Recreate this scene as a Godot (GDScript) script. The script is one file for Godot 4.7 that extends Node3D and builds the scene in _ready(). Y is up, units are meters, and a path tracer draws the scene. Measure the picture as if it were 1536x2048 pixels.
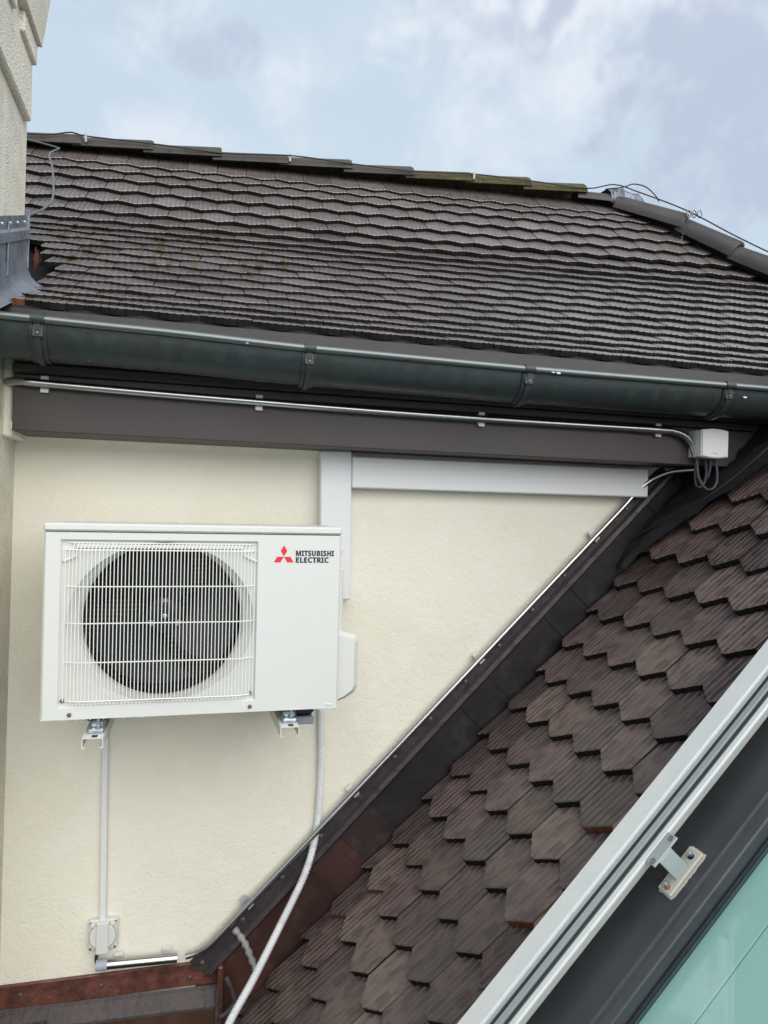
extends Node3D
# A heat pump on a cream rendered wall under tiled eaves. Units are metres, y is up, the wall face is z = 0.

var M := {}
var rng := RandomNumberGenerator.new()

# ------------------------------------------------------------------ mesh building
class MB:
	var v := PackedVector3Array()
	var n := PackedVector3Array()
	var uv := PackedVector2Array()

	func tri(a: Vector3, b: Vector3, c: Vector3) -> void:      # counter-clockwise seen from outside
		var k := (b - a).cross(c - a).normalized()
		v.append_array([a, c, b]); n.append_array([k, k, k])
		uv.append_array([Vector2(a.x, a.y), Vector2(c.x, c.y), Vector2(b.x, b.y)])

	func quad(a: Vector3, b: Vector3, c: Vector3, d: Vector3) -> void:
		tri(a, b, c); tri(a, c, d)

	func tri_n(a: Vector3, b: Vector3, c: Vector3, na: Vector3, nb: Vector3, nc: Vector3) -> void:
		v.append_array([a, c, b]); n.append_array([na, nc, nb])
		uv.append_array([Vector2(a.x, a.y), Vector2(c.x, c.y), Vector2(b.x, b.y)])

	func quad_uv(p: Array, t: Array) -> void:
		var k: Vector3 = (p[1] - p[0]).cross(p[2] - p[0]).normalized()
		for i in [0, 2, 1, 0, 3, 2]:
			v.append(p[i]); n.append(k); uv.append(t[i])

	func out(p: Array, inside: Vector3) -> void:               # a convex face, turned away from a point inside
		var a: Vector3 = p[0]; var b: Vector3 = p[1]; var c: Vector3 = p[2]
		if (b - a).cross(c - a).dot(a - inside) < 0.0: p = p.duplicate(); p.reverse()
		for i in range(1, p.size() - 1): tri(p[0], p[i], p[i + 1])

	func box(c: Vector3, s: Vector3, bev := 0.0, b := Basis.IDENTITY) -> void:
		var h := s * 0.5
		if bev <= 0.0:
			for a in 3:
				for g in [-1.0, 1.0]:
					var p := []
					for q in [[-1.0, -1.0], [1.0, -1.0], [1.0, 1.0], [-1.0, 1.0]]:
						var e := Vector3.ZERO
						e[a] = g * h[a]; e[(a + 1) % 3] = q[0] * h[(a + 1) % 3]; e[(a + 2) % 3] = q[1] * h[(a + 2) % 3]
						p.append(c + b * e)
					out(p, c)
			return
		var at := func(sx: Array, a: int) -> Vector3:
			var e := Vector3.ZERO
			for i in 3: e[i] = sx[i] * (h[i] if i == a else h[i] - bev)
			return c + b * e
		for a in 3:
			var a1 := (a + 1) % 3; var a2 := (a + 2) % 3
			for g in [-1.0, 1.0]:
				var p := []
				for q in [[-1.0, -1.0], [1.0, -1.0], [1.0, 1.0], [-1.0, 1.0]]:
					var sg := [0.0, 0.0, 0.0]; sg[a] = g; sg[a1] = q[0]; sg[a2] = q[1]
					p.append(at.call(sg, a))
				out(p, c)
			for g1 in [-1.0, 1.0]:
				for g2 in [-1.0, 1.0]:
					var lo := [0.0, 0.0, 0.0]; lo[a] = -1.0; lo[a1] = g1; lo[a2] = g2
					var hi := [0.0, 0.0, 0.0]; hi[a] = 1.0; hi[a1] = g1; hi[a2] = g2
					out([at.call(lo, a1), at.call(hi, a1), at.call(hi, a2), at.call(lo, a2)], c)
		for x in [-1.0, 1.0]:
			for y in [-1.0, 1.0]:
				for z in [-1.0, 1.0]:
					var sg := [x, y, z]
					out([at.call(sg, 0), at.call(sg, 1), at.call(sg, 2)], c)

	func prism(poly: PackedVector2Array, t: Transform3D, depth: float) -> void:   # local xy outline, swept along local z
		if Geometry2D.is_polygon_clockwise(poly) == false: pass
		var p := poly
		var area := 0.0
		for i in p.size(): area += p[i].cross(p[(i + 1) % p.size()])
		if area < 0.0: p = poly.duplicate(); p.reverse()
		var ix := Geometry2D.triangulate_polygon(p)
		for i in range(0, ix.size(), 3):
			var a := p[ix[i]]; var b := p[ix[i + 1]]; var c := p[ix[i + 2]]
			if (b - a).cross(c - a) < 0.0:
				var sw := b; b = c; c = sw
			tri(t * Vector3(a.x, a.y, depth), t * Vector3(b.x, b.y, depth), t * Vector3(c.x, c.y, depth))
			tri(t * Vector3(a.x, a.y, 0), t * Vector3(c.x, c.y, 0), t * Vector3(b.x, b.y, 0))
		for i in p.size():
			var a := p[i]; var b := p[(i + 1) % p.size()]
			quad(t * Vector3(a.x, a.y, 0), t * Vector3(b.x, b.y, 0), t * Vector3(b.x, b.y, depth), t * Vector3(a.x, a.y, depth))

	func loft(rows: Array, closed := false, smooth := true) -> void:              # a grid of points; outside = row step x column step
		var nr := rows.size(); var nc: int = rows[0].size()
		var cols := nc if closed else nc - 1
		if not smooth:
			for i in nr - 1:
				for j in cols:
					var k := (j + 1) % nc
					quad(rows[i][j], rows[i + 1][j], rows[i + 1][k], rows[i][k])
			return
		var nn := []
		for i in nr:
			var line := PackedVector3Array()
			for j in nc:
				var du: Vector3 = rows[mini(i + 1, nr - 1)][j] - rows[maxi(i - 1, 0)][j]
				var j0 := (j - 1 + nc) % nc if closed else maxi(j - 1, 0)
				var j1 := (j + 1) % nc if closed else mini(j + 1, nc - 1)
				var dv: Vector3 = rows[i][j1] - rows[i][j0]
				line.append(du.cross(dv).normalized())
			nn.append(line)
		for i in nr - 1:
			for j in cols:
				var k := (j + 1) % nc
				tri_n(rows[i][j], rows[i + 1][j], rows[i + 1][k], nn[i][j], nn[i + 1][j], nn[i + 1][k])
				tri_n(rows[i][j], rows[i + 1][k], rows[i][k], nn[i][j], nn[i + 1][k], nn[i][k])

	func tube(pts: Array, radius, sides := 10, caps := true) -> void:
		var rows := []
		var t0: Vector3 = (pts[1] - pts[0]).normalized()
		var up := Vector3.UP if absf(t0.y) < 0.9 else Vector3.RIGHT
		var side := t0.cross(up).normalized()
		for i in pts.size():
			var t: Vector3 = (pts[mini(i + 1, pts.size() - 1)] - pts[maxi(i - 1, 0)]).normalized()
			side = (side - t * side.dot(t)).normalized()
			var w := t.cross(side)
			var r: float = radius[i] if radius is Array else radius
			var ring := PackedVector3Array()
			for k in sides:
				var a := TAU * k / sides
				ring.append(pts[i] + (side * cos(a) + w * sin(a)) * r)
			rows.append(ring)
		loft(rows, true, true)
		if caps:
			for e in [0, rows.size() - 1]:
				var inner: Vector3 = pts[1] if e == 0 else pts[rows.size() - 2]
				var p := []
				for q in rows[e]: p.append(q)
				out(p, inner)

	func lathe(prof: Array, t: Transform3D, segs := 20) -> void:                  # [radius, height] about local z
		var rows := []
		for k in segs + 1:
			var a := TAU * k / segs
			var row := PackedVector3Array()
			for p in prof: row.append(t * Vector3(cos(a) * p[0], sin(a) * p[0], p[1]))
			rows.append(row)
		loft(rows, false, false)

	func surface(m: ArrayMesh = null) -> ArrayMesh:
		if m == null: m = ArrayMesh.new()
		var a := []; a.resize(Mesh.ARRAY_MAX)
		a[Mesh.ARRAY_VERTEX] = v; a[Mesh.ARRAY_NORMAL] = n; a[Mesh.ARRAY_TEX_UV] = uv
		m.add_surface_from_arrays(Mesh.PRIMITIVE_TRIANGLES, a)
		return m

func obj(called: String, shape, material, parent: Node = self) -> MeshInstance3D:
	var o := MeshInstance3D.new(); o.name = called
	o.mesh = shape.surface() if shape is MB else shape
	if material is Array:
		for i in material.size(): o.set_surface_override_material(i, material[i])
	else: o.material_override = material
	parent.add_child(o, true)
	return o

func tag(o: Node, label: String, category: String, group := "") -> Node:
	o.set_meta("label", label); o.set_meta("category", category)
	if group: o.set_meta("group", group)
	return o

func thing(called: String, label: String, category: String, at := Vector3.ZERO, group := "") -> Node3D:
	var o := Node3D.new(); o.name = called; add_child(o, true); o.position = at
	tag(o, label, category, group)
	return o

func shift(pts: Array, by: Vector3) -> Array:
	var r := []
	for p in pts: r.append(p - by)
	return r

func smooth_path(pts: Array, step: float) -> Array:            # Catmull-Rom through the points
	var c := Curve3D.new(); c.bake_interval = step
	for i in pts.size():
		var a: Vector3 = pts[maxi(i - 1, 0)]; var b: Vector3 = pts[mini(i + 1, pts.size() - 1)]
		var k: Vector3 = (b - a) / 6.0
		c.add_point(pts[i], -k, k)
	var r := []
	for p in c.get_baked_points(): r.append(p)
	return r

func dome(t: Transform3D, r: float, h: float) -> MB:           # a screw head lying on local z
	var m := MB.new()
	m.lathe([[r, 0.0], [r, h * 0.45], [r * 0.8, h * 0.85], [r * 0.35, h], [r * 0.3, h * 0.6], [0.0001, h * 0.6]], t, 10)
	return m

# ------------------------------------------------------------------ materials
func noise(seed_: int, freq: float, oct := 4, warp := 0.0, kind := FastNoiseLite.TYPE_SIMPLEX_SMOOTH) -> FastNoiseLite:
	var f := FastNoiseLite.new(); f.seed = seed_; f.frequency = freq; f.noise_type = kind; f.fractal_octaves = oct
	f.fractal_type = FastNoiseLite.FRACTAL_FBM
	if warp > 0.0:
		f.domain_warp_enabled = true; f.domain_warp_amplitude = warp; f.domain_warp_frequency = freq * 0.7
	return f

func gray(f: FastNoiseLite, w: int, h: int) -> PackedByteArray:
	var im := f.get_seamless_image(w, h, false, false, 0.15); im.convert(Image.FORMAT_L8)
	return im.get_data()

func tex(im: Image) -> ImageTexture:
	im.generate_mipmaps()
	return ImageTexture.create_from_image(im)

func blend_map(w: int, h: int, base: Color, layers: Array) -> ImageTexture:
	# layers: [bytes, colour, low, high, strength]; each lays its colour where its noise is between low and high
	var d := PackedByteArray(); d.resize(w * h * 3)
	for i in w * h:
		var c := base
		for l in layers:
			var k: float = smoothstep(l[2], l[3], float(l[0][i]) / 255.0) * l[4]
			if k > 0.0: c = c.lerp(l[1], k)
		d[i * 3] = int(clampf(c.r, 0, 1) * 255.0); d[i * 3 + 1] = int(clampf(c.g, 0, 1) * 255.0); d[i * 3 + 2] = int(clampf(c.b, 0, 1) * 255.0)
	return tex(Image.create_from_data(w, h, false, Image.FORMAT_RGB8, d))

func streaks(seed_: int, w: int, h: int, fx: float, fy: float) -> PackedByteArray:
	var f := noise(seed_, 1.0, 3); var d := PackedByteArray(); d.resize(w * h)
	for y in h:
		for x in w:
			var a := TAU * x / w; var b := TAU * y / h
			var k := f.get_noise_3d(cos(a) * fx, sin(a) * fx, cos(b) * fy) + 0.3 * f.get_noise_3d(cos(a) * fx * 2.0, sin(a) * fx * 2.0, sin(b) * fy + 7.0)
			d[y * w + x] = int(clampf(0.5 + k * 0.8, 0, 1) * 255.0)
	return d

func rib_lines(seed_: int, w: int, h: int, ribs: int) -> PackedByteArray:   # worn arrises along the ribs of a tile, broken by noise
	var f := noise(seed_, 0.03, 3); var d := PackedByteArray(); d.resize(w * h)
	for y in h:
		for x in w:
			var k := fposmod(float(x) / w * ribs, 1.0); var near := minf(k, 1.0 - k)
			var line := exp(-pow(near / 0.06, 2.0)) * clampf(0.7 + 0.5 * f.get_noise_2d(floorf(float(x) / w * ribs + 0.5) * 40.0, sin(TAU * y / h) * 14.0), 0.0, 1.0)
			d[y * w + x] = int(line * 255.0)
	return d

func height_tex(parts: Array, w: int) -> ImageTexture:         # [bytes, weight]
	var d := PackedByteArray(); d.resize(w * w)
	for i in w * w:
		var s := 0.0
		for p in parts: s += float(p[0][i]) * p[1]
		d[i] = int(clampf(s, 0, 255))
	return tex(Image.create_from_data(w, w, false, Image.FORMAT_L8, d))

func mat(c: Color, rough: float, metal := 0.0, spec := 0.5) -> StandardMaterial3D:
	var m := StandardMaterial3D.new()
	m.albedo_color = c; m.roughness = rough; m.metallic = metal; m.metallic_specular = spec
	return m

func planar(m: StandardMaterial3D, size: float, world := true) -> StandardMaterial3D:   # one texture repeat covers `size` metres
	m.uv1_triplanar = true; m.uv1_world_triplanar = world
	m.uv1_scale = Vector3.ONE / size
	return m

func c8(r: int, g: int, b: int) -> Color: return Color8(r, g, b)

func relief(m: StandardMaterial3D, t: Texture2D, cm: float) -> void:
	m.heightmap_enabled = true; m.heightmap_texture = t; m.heightmap_scale = cm

func wet(m: StandardMaterial3D, film: float) -> void:            # a film of rain
	m.clearcoat_enabled = true; m.clearcoat = film; m.clearcoat_roughness = 0.16

func make_materials() -> void:
	var n_mid := gray(noise(1, 0.02, 5, 18.0), 512, 512)
	var n_big := gray(noise(2, 0.006, 4), 512, 512)
	var n_fine := gray(noise(3, 0.11, 3), 512, 512)
	var n_cell := gray(noise(4, 0.05, 4, 30.0), 512, 512)
	# trowelled render, cream
	var worm := noise(11, 0.042, 4, 26.0); worm.domain_warp_frequency = 0.03
	var b1 := gray(worm, 1024, 1024); var b2 := gray(noise(12, 0.12, 2), 1024, 1024); var b3 := gray(noise(13, 0.008, 3), 1024, 1024)
	var plaster_h := height_tex([[b1, 0.42], [b2, 0.3], [b3, 0.28]], 1024)
	var wall := planar(mat(Color.WHITE, 0.85, 0.0, 0.3), 1.5)
	wall.albedo_texture = blend_map(512, 512, c8(231, 227, 212), [[n_big, c8(228, 223, 206), 0.45, 0.8, 0.6], [n_mid, c8(233, 230, 217), 0.5, 0.8, 0.6], [n_cell, c8(208, 202, 182), 0.84, 0.96, 0.4]])
	relief(wall, plaster_h, 0.3)
	M.wall = wall
	var rough_h := height_tex([[gray(noise(14, 0.16, 3), 512, 512), 0.75], [n_mid, 0.25]], 512)
	var stack := planar(mat(Color.WHITE, 0.92, 0.0, 0.2), 0.55)
	stack.albedo_texture = blend_map(512, 512, c8(226, 221, 206), [[n_big, c8(214, 209, 194), 0.5, 0.8, 0.7], [n_fine, c8(160, 156, 144), 0.66, 0.85, 0.7], [n_mid, c8(226, 223, 212), 0.55, 0.8, 0.5]])
	relief(stack, rough_h, 0.5)
	M.stack = stack
	M.mould = planar(stack.duplicate(), 0.8)
	# tiles: u runs across, v up the tile
	var st1 := streaks(21, 256, 256, 9.0, 0.35); var st2 := streaks(22, 256, 256, 16.0, 0.25); var st3 := streaks(23, 256, 256, 3.0, 0.7)
	var g1 := gray(noise(24, 0.012, 4, 12.0), 256, 256); var g2 := gray(noise(25, 0.07, 3), 256, 256); var g3 := gray(noise(26, 0.03, 4, 20.0), 256, 256)
	var ribs := rib_lines(28, 256, 256, 7)
	var soft := gray(noise(29, 0.008, 2), 256, 256)
	var low_t := blend_map(256, 256, c8(98, 84, 82), [[soft, c8(85, 73, 71), 0.35, 0.7, 0.7], [g1, c8(58, 48, 46), 0.52, 0.72, 0.6], [ribs, c8(118, 109, 107), 0.25, 0.95, 0.45], [st2, c8(150, 142, 138), 0.93, 1.0, 0.6], [g3, c8(136, 92, 76), 0.92, 0.98, 0.4]])
	var top_t := blend_map(256, 256, c8(125, 117, 115), [[soft, c8(115, 108, 106), 0.4, 0.75, 0.6], [g1, c8(96, 86, 83), 0.55, 0.8, 0.5], [ribs, c8(128, 120, 118), 0.3, 0.95, 0.3], [g2, c8(90, 80, 77), 0.66, 0.88, 0.3], [g3, c8(80, 68, 62), 0.76, 0.92, 0.5], [st2, c8(146, 138, 136), 0.86, 0.98, 0.4]])
	var edge_t := blend_map(256, 256, c8(32, 31, 30), [[g3, c8(44, 45, 31), 0.5, 0.75, 0.6], [g2, c8(22, 22, 22), 0.5, 0.8, 0.7], [g1, c8(46, 42, 39), 0.66, 0.88, 0.5]])  # mossy dirt on the tile edges, with lap shade also put into the near-black
	var th := height_tex([[gray(noise(27, 0.09, 3), 256, 256), 1.0]], 256)
	M.low_tile = []; M.top_tile = []
	for i in 8:
		var k := 0.78 + 0.05 * ((i * 5) % 8)
		var m := mat(Color(k, k * (0.97 + 0.008 * (i % 4)), k * (0.96 + 0.015 * (i % 3))), 0.3 + 0.04 * (i % 4), 0.0, 0.5)
		m.albedo_texture = low_t; m.uv1_offset = Vector3(0.0, 0.13 * i + 0.05, 0); m.uv1_scale = Vector3(1, 1, 1); relief(m, th, 0.02); wet(m, 0.45)
		M.low_tile.append(m)
		var q := 0.92 + 0.018 * ((i * 3) % 8)
		var m2 := mat(Color(q, q * 0.99, q * 0.985), 0.26 + 0.03 * (i % 3), 0.0, 0.5)
		m2.albedo_texture = top_t; m2.uv1_offset = Vector3(0.0, 0.17 * i, 0); relief(m2, th, 0.02); wet(m2, 0.7)
		M.top_tile.append(m2)
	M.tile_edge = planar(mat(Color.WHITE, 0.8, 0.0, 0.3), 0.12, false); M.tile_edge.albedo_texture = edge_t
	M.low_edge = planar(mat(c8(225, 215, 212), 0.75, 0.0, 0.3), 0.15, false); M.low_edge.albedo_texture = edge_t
	M.clay = planar(mat(Color.WHITE, 0.85, 0.0, 0.3), 0.1, false)
	M.clay.albedo_texture = blend_map(256, 256, c8(122, 72, 54), [[g2, c8(72, 50, 42), 0.42, 0.7, 0.85], [g3, c8(160, 100, 72), 0.62, 0.85, 0.6]])
	M.ridge = planar(mat(Color.WHITE, 0.6, 0.0, 0.4), 0.4, false)
	M.ridge.albedo_texture = blend_map(256, 256, c8(74, 70, 66), [[g1, c8(58, 54, 50), 0.45, 0.75, 0.7], [g2, c8(92, 88, 82), 0.6, 0.85, 0.4], [g3, c8(76, 76, 54), 0.66, 0.88, 0.5]])
	M.ridge_moss = planar(mat(Color.WHITE, 0.85, 0.0, 0.2), 0.3, false)
	M.ridge_moss.albedo_texture = blend_map(256, 256, c8(80, 76, 66), [[g1, c8(92, 88, 60), 0.45, 0.65, 0.7], [g3, c8(132, 118, 52), 0.6, 0.8, 0.7], [g2, c8(66, 66, 50), 0.55, 0.8, 0.6]])
	M.hip = planar(mat(Color.WHITE, 0.5, 0.0, 0.45), 0.4, false)
	M.hip.albedo_texture = blend_map(256, 256, c8(64, 59, 58), [[g1, c8(54, 49, 48), 0.45, 0.75, 0.7], [g2, c8(104, 97, 95), 0.62, 0.85, 0.4]])
	M.deck = mat(c8(38, 35, 34), 0.9, 0.0, 0.2)
	M.moss = planar(mat(Color.WHITE, 0.95, 0.0, 0.1), 0.05); M.moss.albedo_texture = blend_map(256, 256, c8(70, 76, 34), [[g2, c8(108, 108, 52), 0.5, 0.8, 0.8]])
	# metals and paints
	var gut := planar(mat(Color.WHITE, 0.46, 0.25, 0.5), 0.7)
	gut.albedo_texture = blend_map(512, 512, c8(50, 58, 58), [[n_big, c8(54, 57, 59), 0.5, 0.72, 0.9], [n_mid, c8(50, 70, 67), 0.46, 0.72, 0.7], [n_cell, c8(36, 40, 42), 0.62, 0.85, 0.5], [n_fine, c8(76, 94, 93), 0.74, 0.9, 0.3]])
	gut.roughness_texture = height_tex([[n_mid, 0.55], [n_fine, 0.45]], 512); gut.roughness = 0.85
	M.gutter = gut
	M.bead = mat(c8(112, 118, 118), 0.3, 0.7, 0.5)
	M.strap = planar(mat(c8(235, 235, 235), 0.45, 0.25, 0.5), 0.3); M.strap.albedo_texture = blend_map(512, 512, c8(62, 68, 70), [[n_mid, c8(48, 54, 56), 0.45, 0.75, 0.8], [n_fine, c8(80, 88, 88), 0.6, 0.85, 0.5]])
	M.apron = planar(mat(Color.WHITE, 0.5, 0.2, 0.5), 0.5)
	M.apron.albedo_texture = blend_map(512, 512, c8(46, 44, 45), [[n_mid, c8(38, 38, 40), 0.5, 0.8, 0.8], [n_big, c8(54, 49, 47), 0.5, 0.8, 0.7]])
	M.fascia = planar(mat(Color.WHITE, 0.5, 0.0, 0.45), 1.1)
	var grain := streaks(31, 512, 512, 0.5, 30.0)
	M.fascia.albedo_texture = blend_map(512, 512, c8(67, 61, 60), [[grain, c8(64, 58, 58), 0.4, 0.8, 0.6], [n_big, c8(71, 65, 64), 0.5, 0.8, 0.6]])
	relief(M.fascia, height_tex([[grain, 1.0]], 512), 0.02)
	var zinc_h := height_tex([[n_mid, 1.0]], 512)
	M.lead = planar(mat(Color.WHITE, 0.42, 0.35, 0.5), 0.5)
	M.lead.albedo_texture = blend_map(512, 512, c8(126, 132, 142), [[n_big, c8(104, 110, 122), 0.45, 0.75, 0.8], [n_mid, c8(146, 152, 160), 0.55, 0.8, 0.6], [n_fine, c8(92, 96, 104), 0.65, 0.85, 0.4]])
	relief(M.lead, zinc_h, 0.2)
	M.steel = mat(c8(176, 177, 176), 0.26, 1.0, 0.5)
	M.bolt = mat(c8(188, 200, 206), 0.28, 0.9, 0.5)
	M.dark_screw = mat(c8(120, 112, 108), 0.4, 0.8, 0.5)
	M.sheet = []
	for i in 5:                                                # copper sheets, some blackened, some still brown
		var m := planar(mat(Color.WHITE, 0.4, 0.25, 0.5), 0.9)
		var a: Color = [c8(38, 35, 37), c8(42, 37, 38), c8(52, 40, 40), c8(68, 45, 41), c8(80, 52, 43)][i]
		m.albedo_texture = blend_map(256, 256, a, [[g1, a.darkened(0.25), 0.45, 0.75, 0.8], [g3, a.lightened(0.1), 0.6, 0.85, 0.6], [g2, c8(96, 90, 88), 0.86, 0.97, 0.3]])
		relief(m, zinc_h, 0.08)
		M.sheet.append(m)
	M.strip = planar(mat(Color.WHITE, 0.4, 0.3, 0.5), 0.5)
	M.strip.albedo_texture = blend_map(512, 512, c8(60, 53, 55), [[n_big, c8(72, 62, 64), 0.5, 0.75, 0.8], [n_mid, c8(48, 43, 46), 0.5, 0.8, 0.7], [n_cell, c8(112, 109, 110), 0.8, 0.95, 0.5]])
	relief(M.strip, zinc_h, 0.15)
	M.copper = planar(mat(Color.WHITE, 0.4, 0.4, 0.5), 0.45)
	M.copper.albedo_texture = blend_map(512, 512, c8(104, 66, 57), [[n_mid, c8(82, 55, 50), 0.45, 0.75, 0.8], [n_big, c8(132, 84, 70), 0.5, 0.8, 0.6], [n_cell, c8(88, 66, 60), 0.7, 0.88, 0.7]])
	relief(M.copper, zinc_h, 0.25)
	M.brown_copper = planar(mat(Color.WHITE, 0.35, 0.4, 0.5), 0.5)
	M.brown_copper.albedo_texture = blend_map(512, 512, c8(96, 70, 56), [[n_big, c8(84, 60, 48), 0.45, 0.75, 0.8], [n_fine, c8(128, 96, 76), 0.6, 0.85, 0.4]])
	M.solder = planar(mat(Color.WHITE, 0.6, 0.25, 0.4), 0.3)
	M.solder.albedo_texture = blend_map(512, 512, c8(78, 72, 72), [[n_mid, c8(66, 61, 62), 0.42, 0.7, 0.8], [n_cell, c8(108, 104, 104), 0.66, 0.88, 0.5], [n_big, c8(86, 74, 70), 0.55, 0.8, 0.6]])
	relief(M.solder, zinc_h, 0.3)
	M.pvc = mat(c8(222, 223, 225), 0.42, 0.0, 0.45)
	M.hose = mat(c8(222, 223, 224), 0.45, 0.0, 0.45)
	M.gray_pvc = mat(c8(158, 166, 176), 0.5)
	M.cable = mat(c8(62, 66, 70), 0.45)
	M.black = mat(c8(22, 22, 24), 0.5)
	M.casing = planar(mat(c8(213, 213, 209), 0.42, 0.0, 0.5), 0.09, false)
	relief(M.casing, height_tex([[gray(noise(41, 0.12, 2), 256, 256), 1.0]], 256), 0.02)
	M.guard = mat(c8(236, 236, 229), 0.4)
	M.inside = mat(c8(112, 114, 116), 0.7, 0.0, 0.3)
	M.fan = mat(c8(30, 31, 35), 0.5, 0.0, 0.4)
	M.coil = mat(c8(104, 106, 108), 0.7, 0.0, 0.3)
	M.tube = mat(c8(150, 152, 150), 0.4, 0.6)
	M.bracket = mat(c8(214, 213, 207), 0.45)
	M.red = mat(c8(222, 22, 48), 0.4)
	M.ink = mat(c8(28, 32, 44), 0.45)
	M.drop_glint = mat(c8(244, 246, 248), 0.05, 0.0, 0.6)  # opaque white paints the bright glints of clear water drops
	M.alu = planar(mat(Color.WHITE, 0.5, 0.15, 0.5), 0.35)
	M.alu.albedo_texture = blend_map(256, 256, c8(229, 232, 229), [[g1, c8(222, 226, 224), 0.5, 0.8, 0.7], [g2, c8(234, 236, 233), 0.6, 0.85, 0.6], [g3, c8(188, 192, 192), 0.8, 0.95, 0.4]])
	M.groove_shade = mat(c8(104, 106, 106), 0.55, 0.2)  # darker than the rail: shade of the recesses put into the colour
	M.alu_gray = mat(c8(176, 184, 184), 0.42, 0.35)
	M.frame = planar(mat(Color.WHITE, 0.36, 0.1, 0.5), 0.6)
	M.frame.albedo_texture = blend_map(256, 256, c8(62, 64, 68), [[g1, c8(55, 57, 61), 0.5, 0.8, 0.8], [g3, c8(74, 76, 80), 0.62, 0.9, 0.5]])
	M.rubber = mat(c8(30, 34, 40), 0.5)
	M.blind = mat(c8(188, 230, 221), 0.75, 0.0, 0.3)
	M.glass = mat(Color(0.55, 0.72, 0.7, 0.12), 0.03, 0.0, 0.5); M.glass.transparency = BaseMaterial3D.TRANSPARENCY_ALPHA
	M.sealant = mat(c8(188, 184, 172), 0.7)
	M.rust = mat(c8(168, 92, 48), 0.8)
	M.wire = mat(c8(128, 130, 132), 0.4, 0.8)
	M.dark_wire = mat(c8(52, 52, 52), 0.5, 0.4)
	M.membrane = planar(mat(c8(36, 35, 38), 0.75, 0.0, 0.3), 0.4); relief(M.membrane, zinc_h, 0.4)
	M.leaf = mat(c8(92, 52, 42), 0.85)
	M.foil = mat(c8(158, 160, 158), 0.5, 0.3)

# ------------------------------------------------------------------ tiles
# A beaver-tail tile with a blunt point: local x across, y up the slope, z out of the roof; the tip of its face is the origin.
func tile_mesh(w: float, length: float, th: float, tip: float, ribs: int, seed_: int, x0 := -1.0, x1 := 1.0, tapered := 0.0) -> ArrayMesh:
	var r := RandomNumberGenerator.new(); r.seed = seed_
	var face := MB.new(); var edge := MB.new()
	var xs := []; var zs := []
	var lo: float = x0 * w * 0.5; var hi: float = x1 * w * 0.5
	var cuts := [lo]
	for i in ribs:
		for q in [0.0, 0.1, 0.22, 0.78, 0.9]:
			var x: float = -w * 0.5 + w * (i + q) / ribs
			if x > lo + 0.001 and x < hi - 0.001: cuts.append(x)
	cuts.append(hi)
	for x in cuts:
		var k := fposmod((x / w + 0.5) * ribs, 1.0); var near := minf(k, 1.0 - k)
		xs.append(x); zs.append(-0.001 if absf(x) > w * 0.485 else (0.0021 if near < 0.05 else (0.0009 if near < 0.15 else 0.0)))
	var ys := []
	for x in xs:
		var k: float = absf(x) / (w * 0.5)
		ys.append(tip * clampf((k - 0.035) / 0.95, 0.0, 1.0) + r.randf_range(-0.0011, 0.0011) - (0.0012 if fposmod((x / w + 0.5) * ribs, 1.0) < 0.12 else 0.0))
	var lip := 0.004
	for i in xs.size() - 1:
		var a := Vector3(xs[i], ys[i] + lip, zs[i]); var b := Vector3(xs[i + 1], ys[i + 1] + lip, zs[i + 1])
		var a2 := Vector3(xs[i], ys[i], zs[i] - 0.0028); var b2 := Vector3(xs[i + 1], ys[i + 1], zs[i + 1] - 0.0028)
		var c := Vector3(xs[i + 1], length, zs[i + 1]); var d := Vector3(xs[i], length, zs[i])
		var t := [a, b, c, d].map(func(p): return Vector2(p.x / w + 0.5, p.y / length))
		face.quad_uv([a, b, c, d], t)
		face.quad_uv([a2, b2, b, a], [t[0], t[1], t[1], t[0]])
		var j1 := r.randf_range(-0.0012, 0.0012)
		var a3 := Vector3(xs[i], ys[i] + 0.002 + j1, -th); var b3 := Vector3(xs[i + 1], ys[i + 1] + 0.002 + j1, -th)
		edge.quad(a3, b3, b2, a2)
		edge.quad(Vector3(xs[i], length, -th), Vector3(xs[i + 1], length, -th), b3, a3)
	for e in [0, xs.size() - 1]:
		var p := Vector3(xs[e], ys[e], zs[e]); var q := Vector3(xs[e], length, zs[e])
		var p2 := Vector3(xs[e], ys[e] + 0.002, -th); var q2 := Vector3(xs[e], length, -th)
		edge.out([p, q, q2, p2], Vector3(0, length * 0.5, -th * 0.5))
	var m := face.surface()
	return edge.surface(m)

# main roof: rows of tile tips, z and y at x = 0.438, then how they drift along x
const SKY_TURN := 3.2
const X0 := 0.438
const FIRST := [-0.128, -0.14, -0.14, -0.128, -0.125, -0.118, -0.17, -0.21, -0.23, -0.31, -0.34, -0.37, -0.39, -0.41, -0.44, -0.46, -0.48, -0.5, -0.52, -0.53]
var rows: Array = []

func build_rows() -> void:
	var z := 0.300; var y := 1.136
	rows.append(Vector2(z, y))
	var ang := [22.3, 23.2, 25.0, 27.3, 28.2, 29.3, 29.9, 31.0, 30.8, 31.0, 31.6, 31.2, 34.6, 40.0, 45.0, 46.8, 47.2, 47.2, 47.2]
	for i in ang.size():
		var e := 0.1235
		if i == 17: e = 0.098
		if i == 18: e = 0.08
		z -= e * cos(deg_to_rad(ang[i])); y += e * sin(deg_to_rad(ang[i]))
		rows.append(Vector2(z, y))

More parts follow.
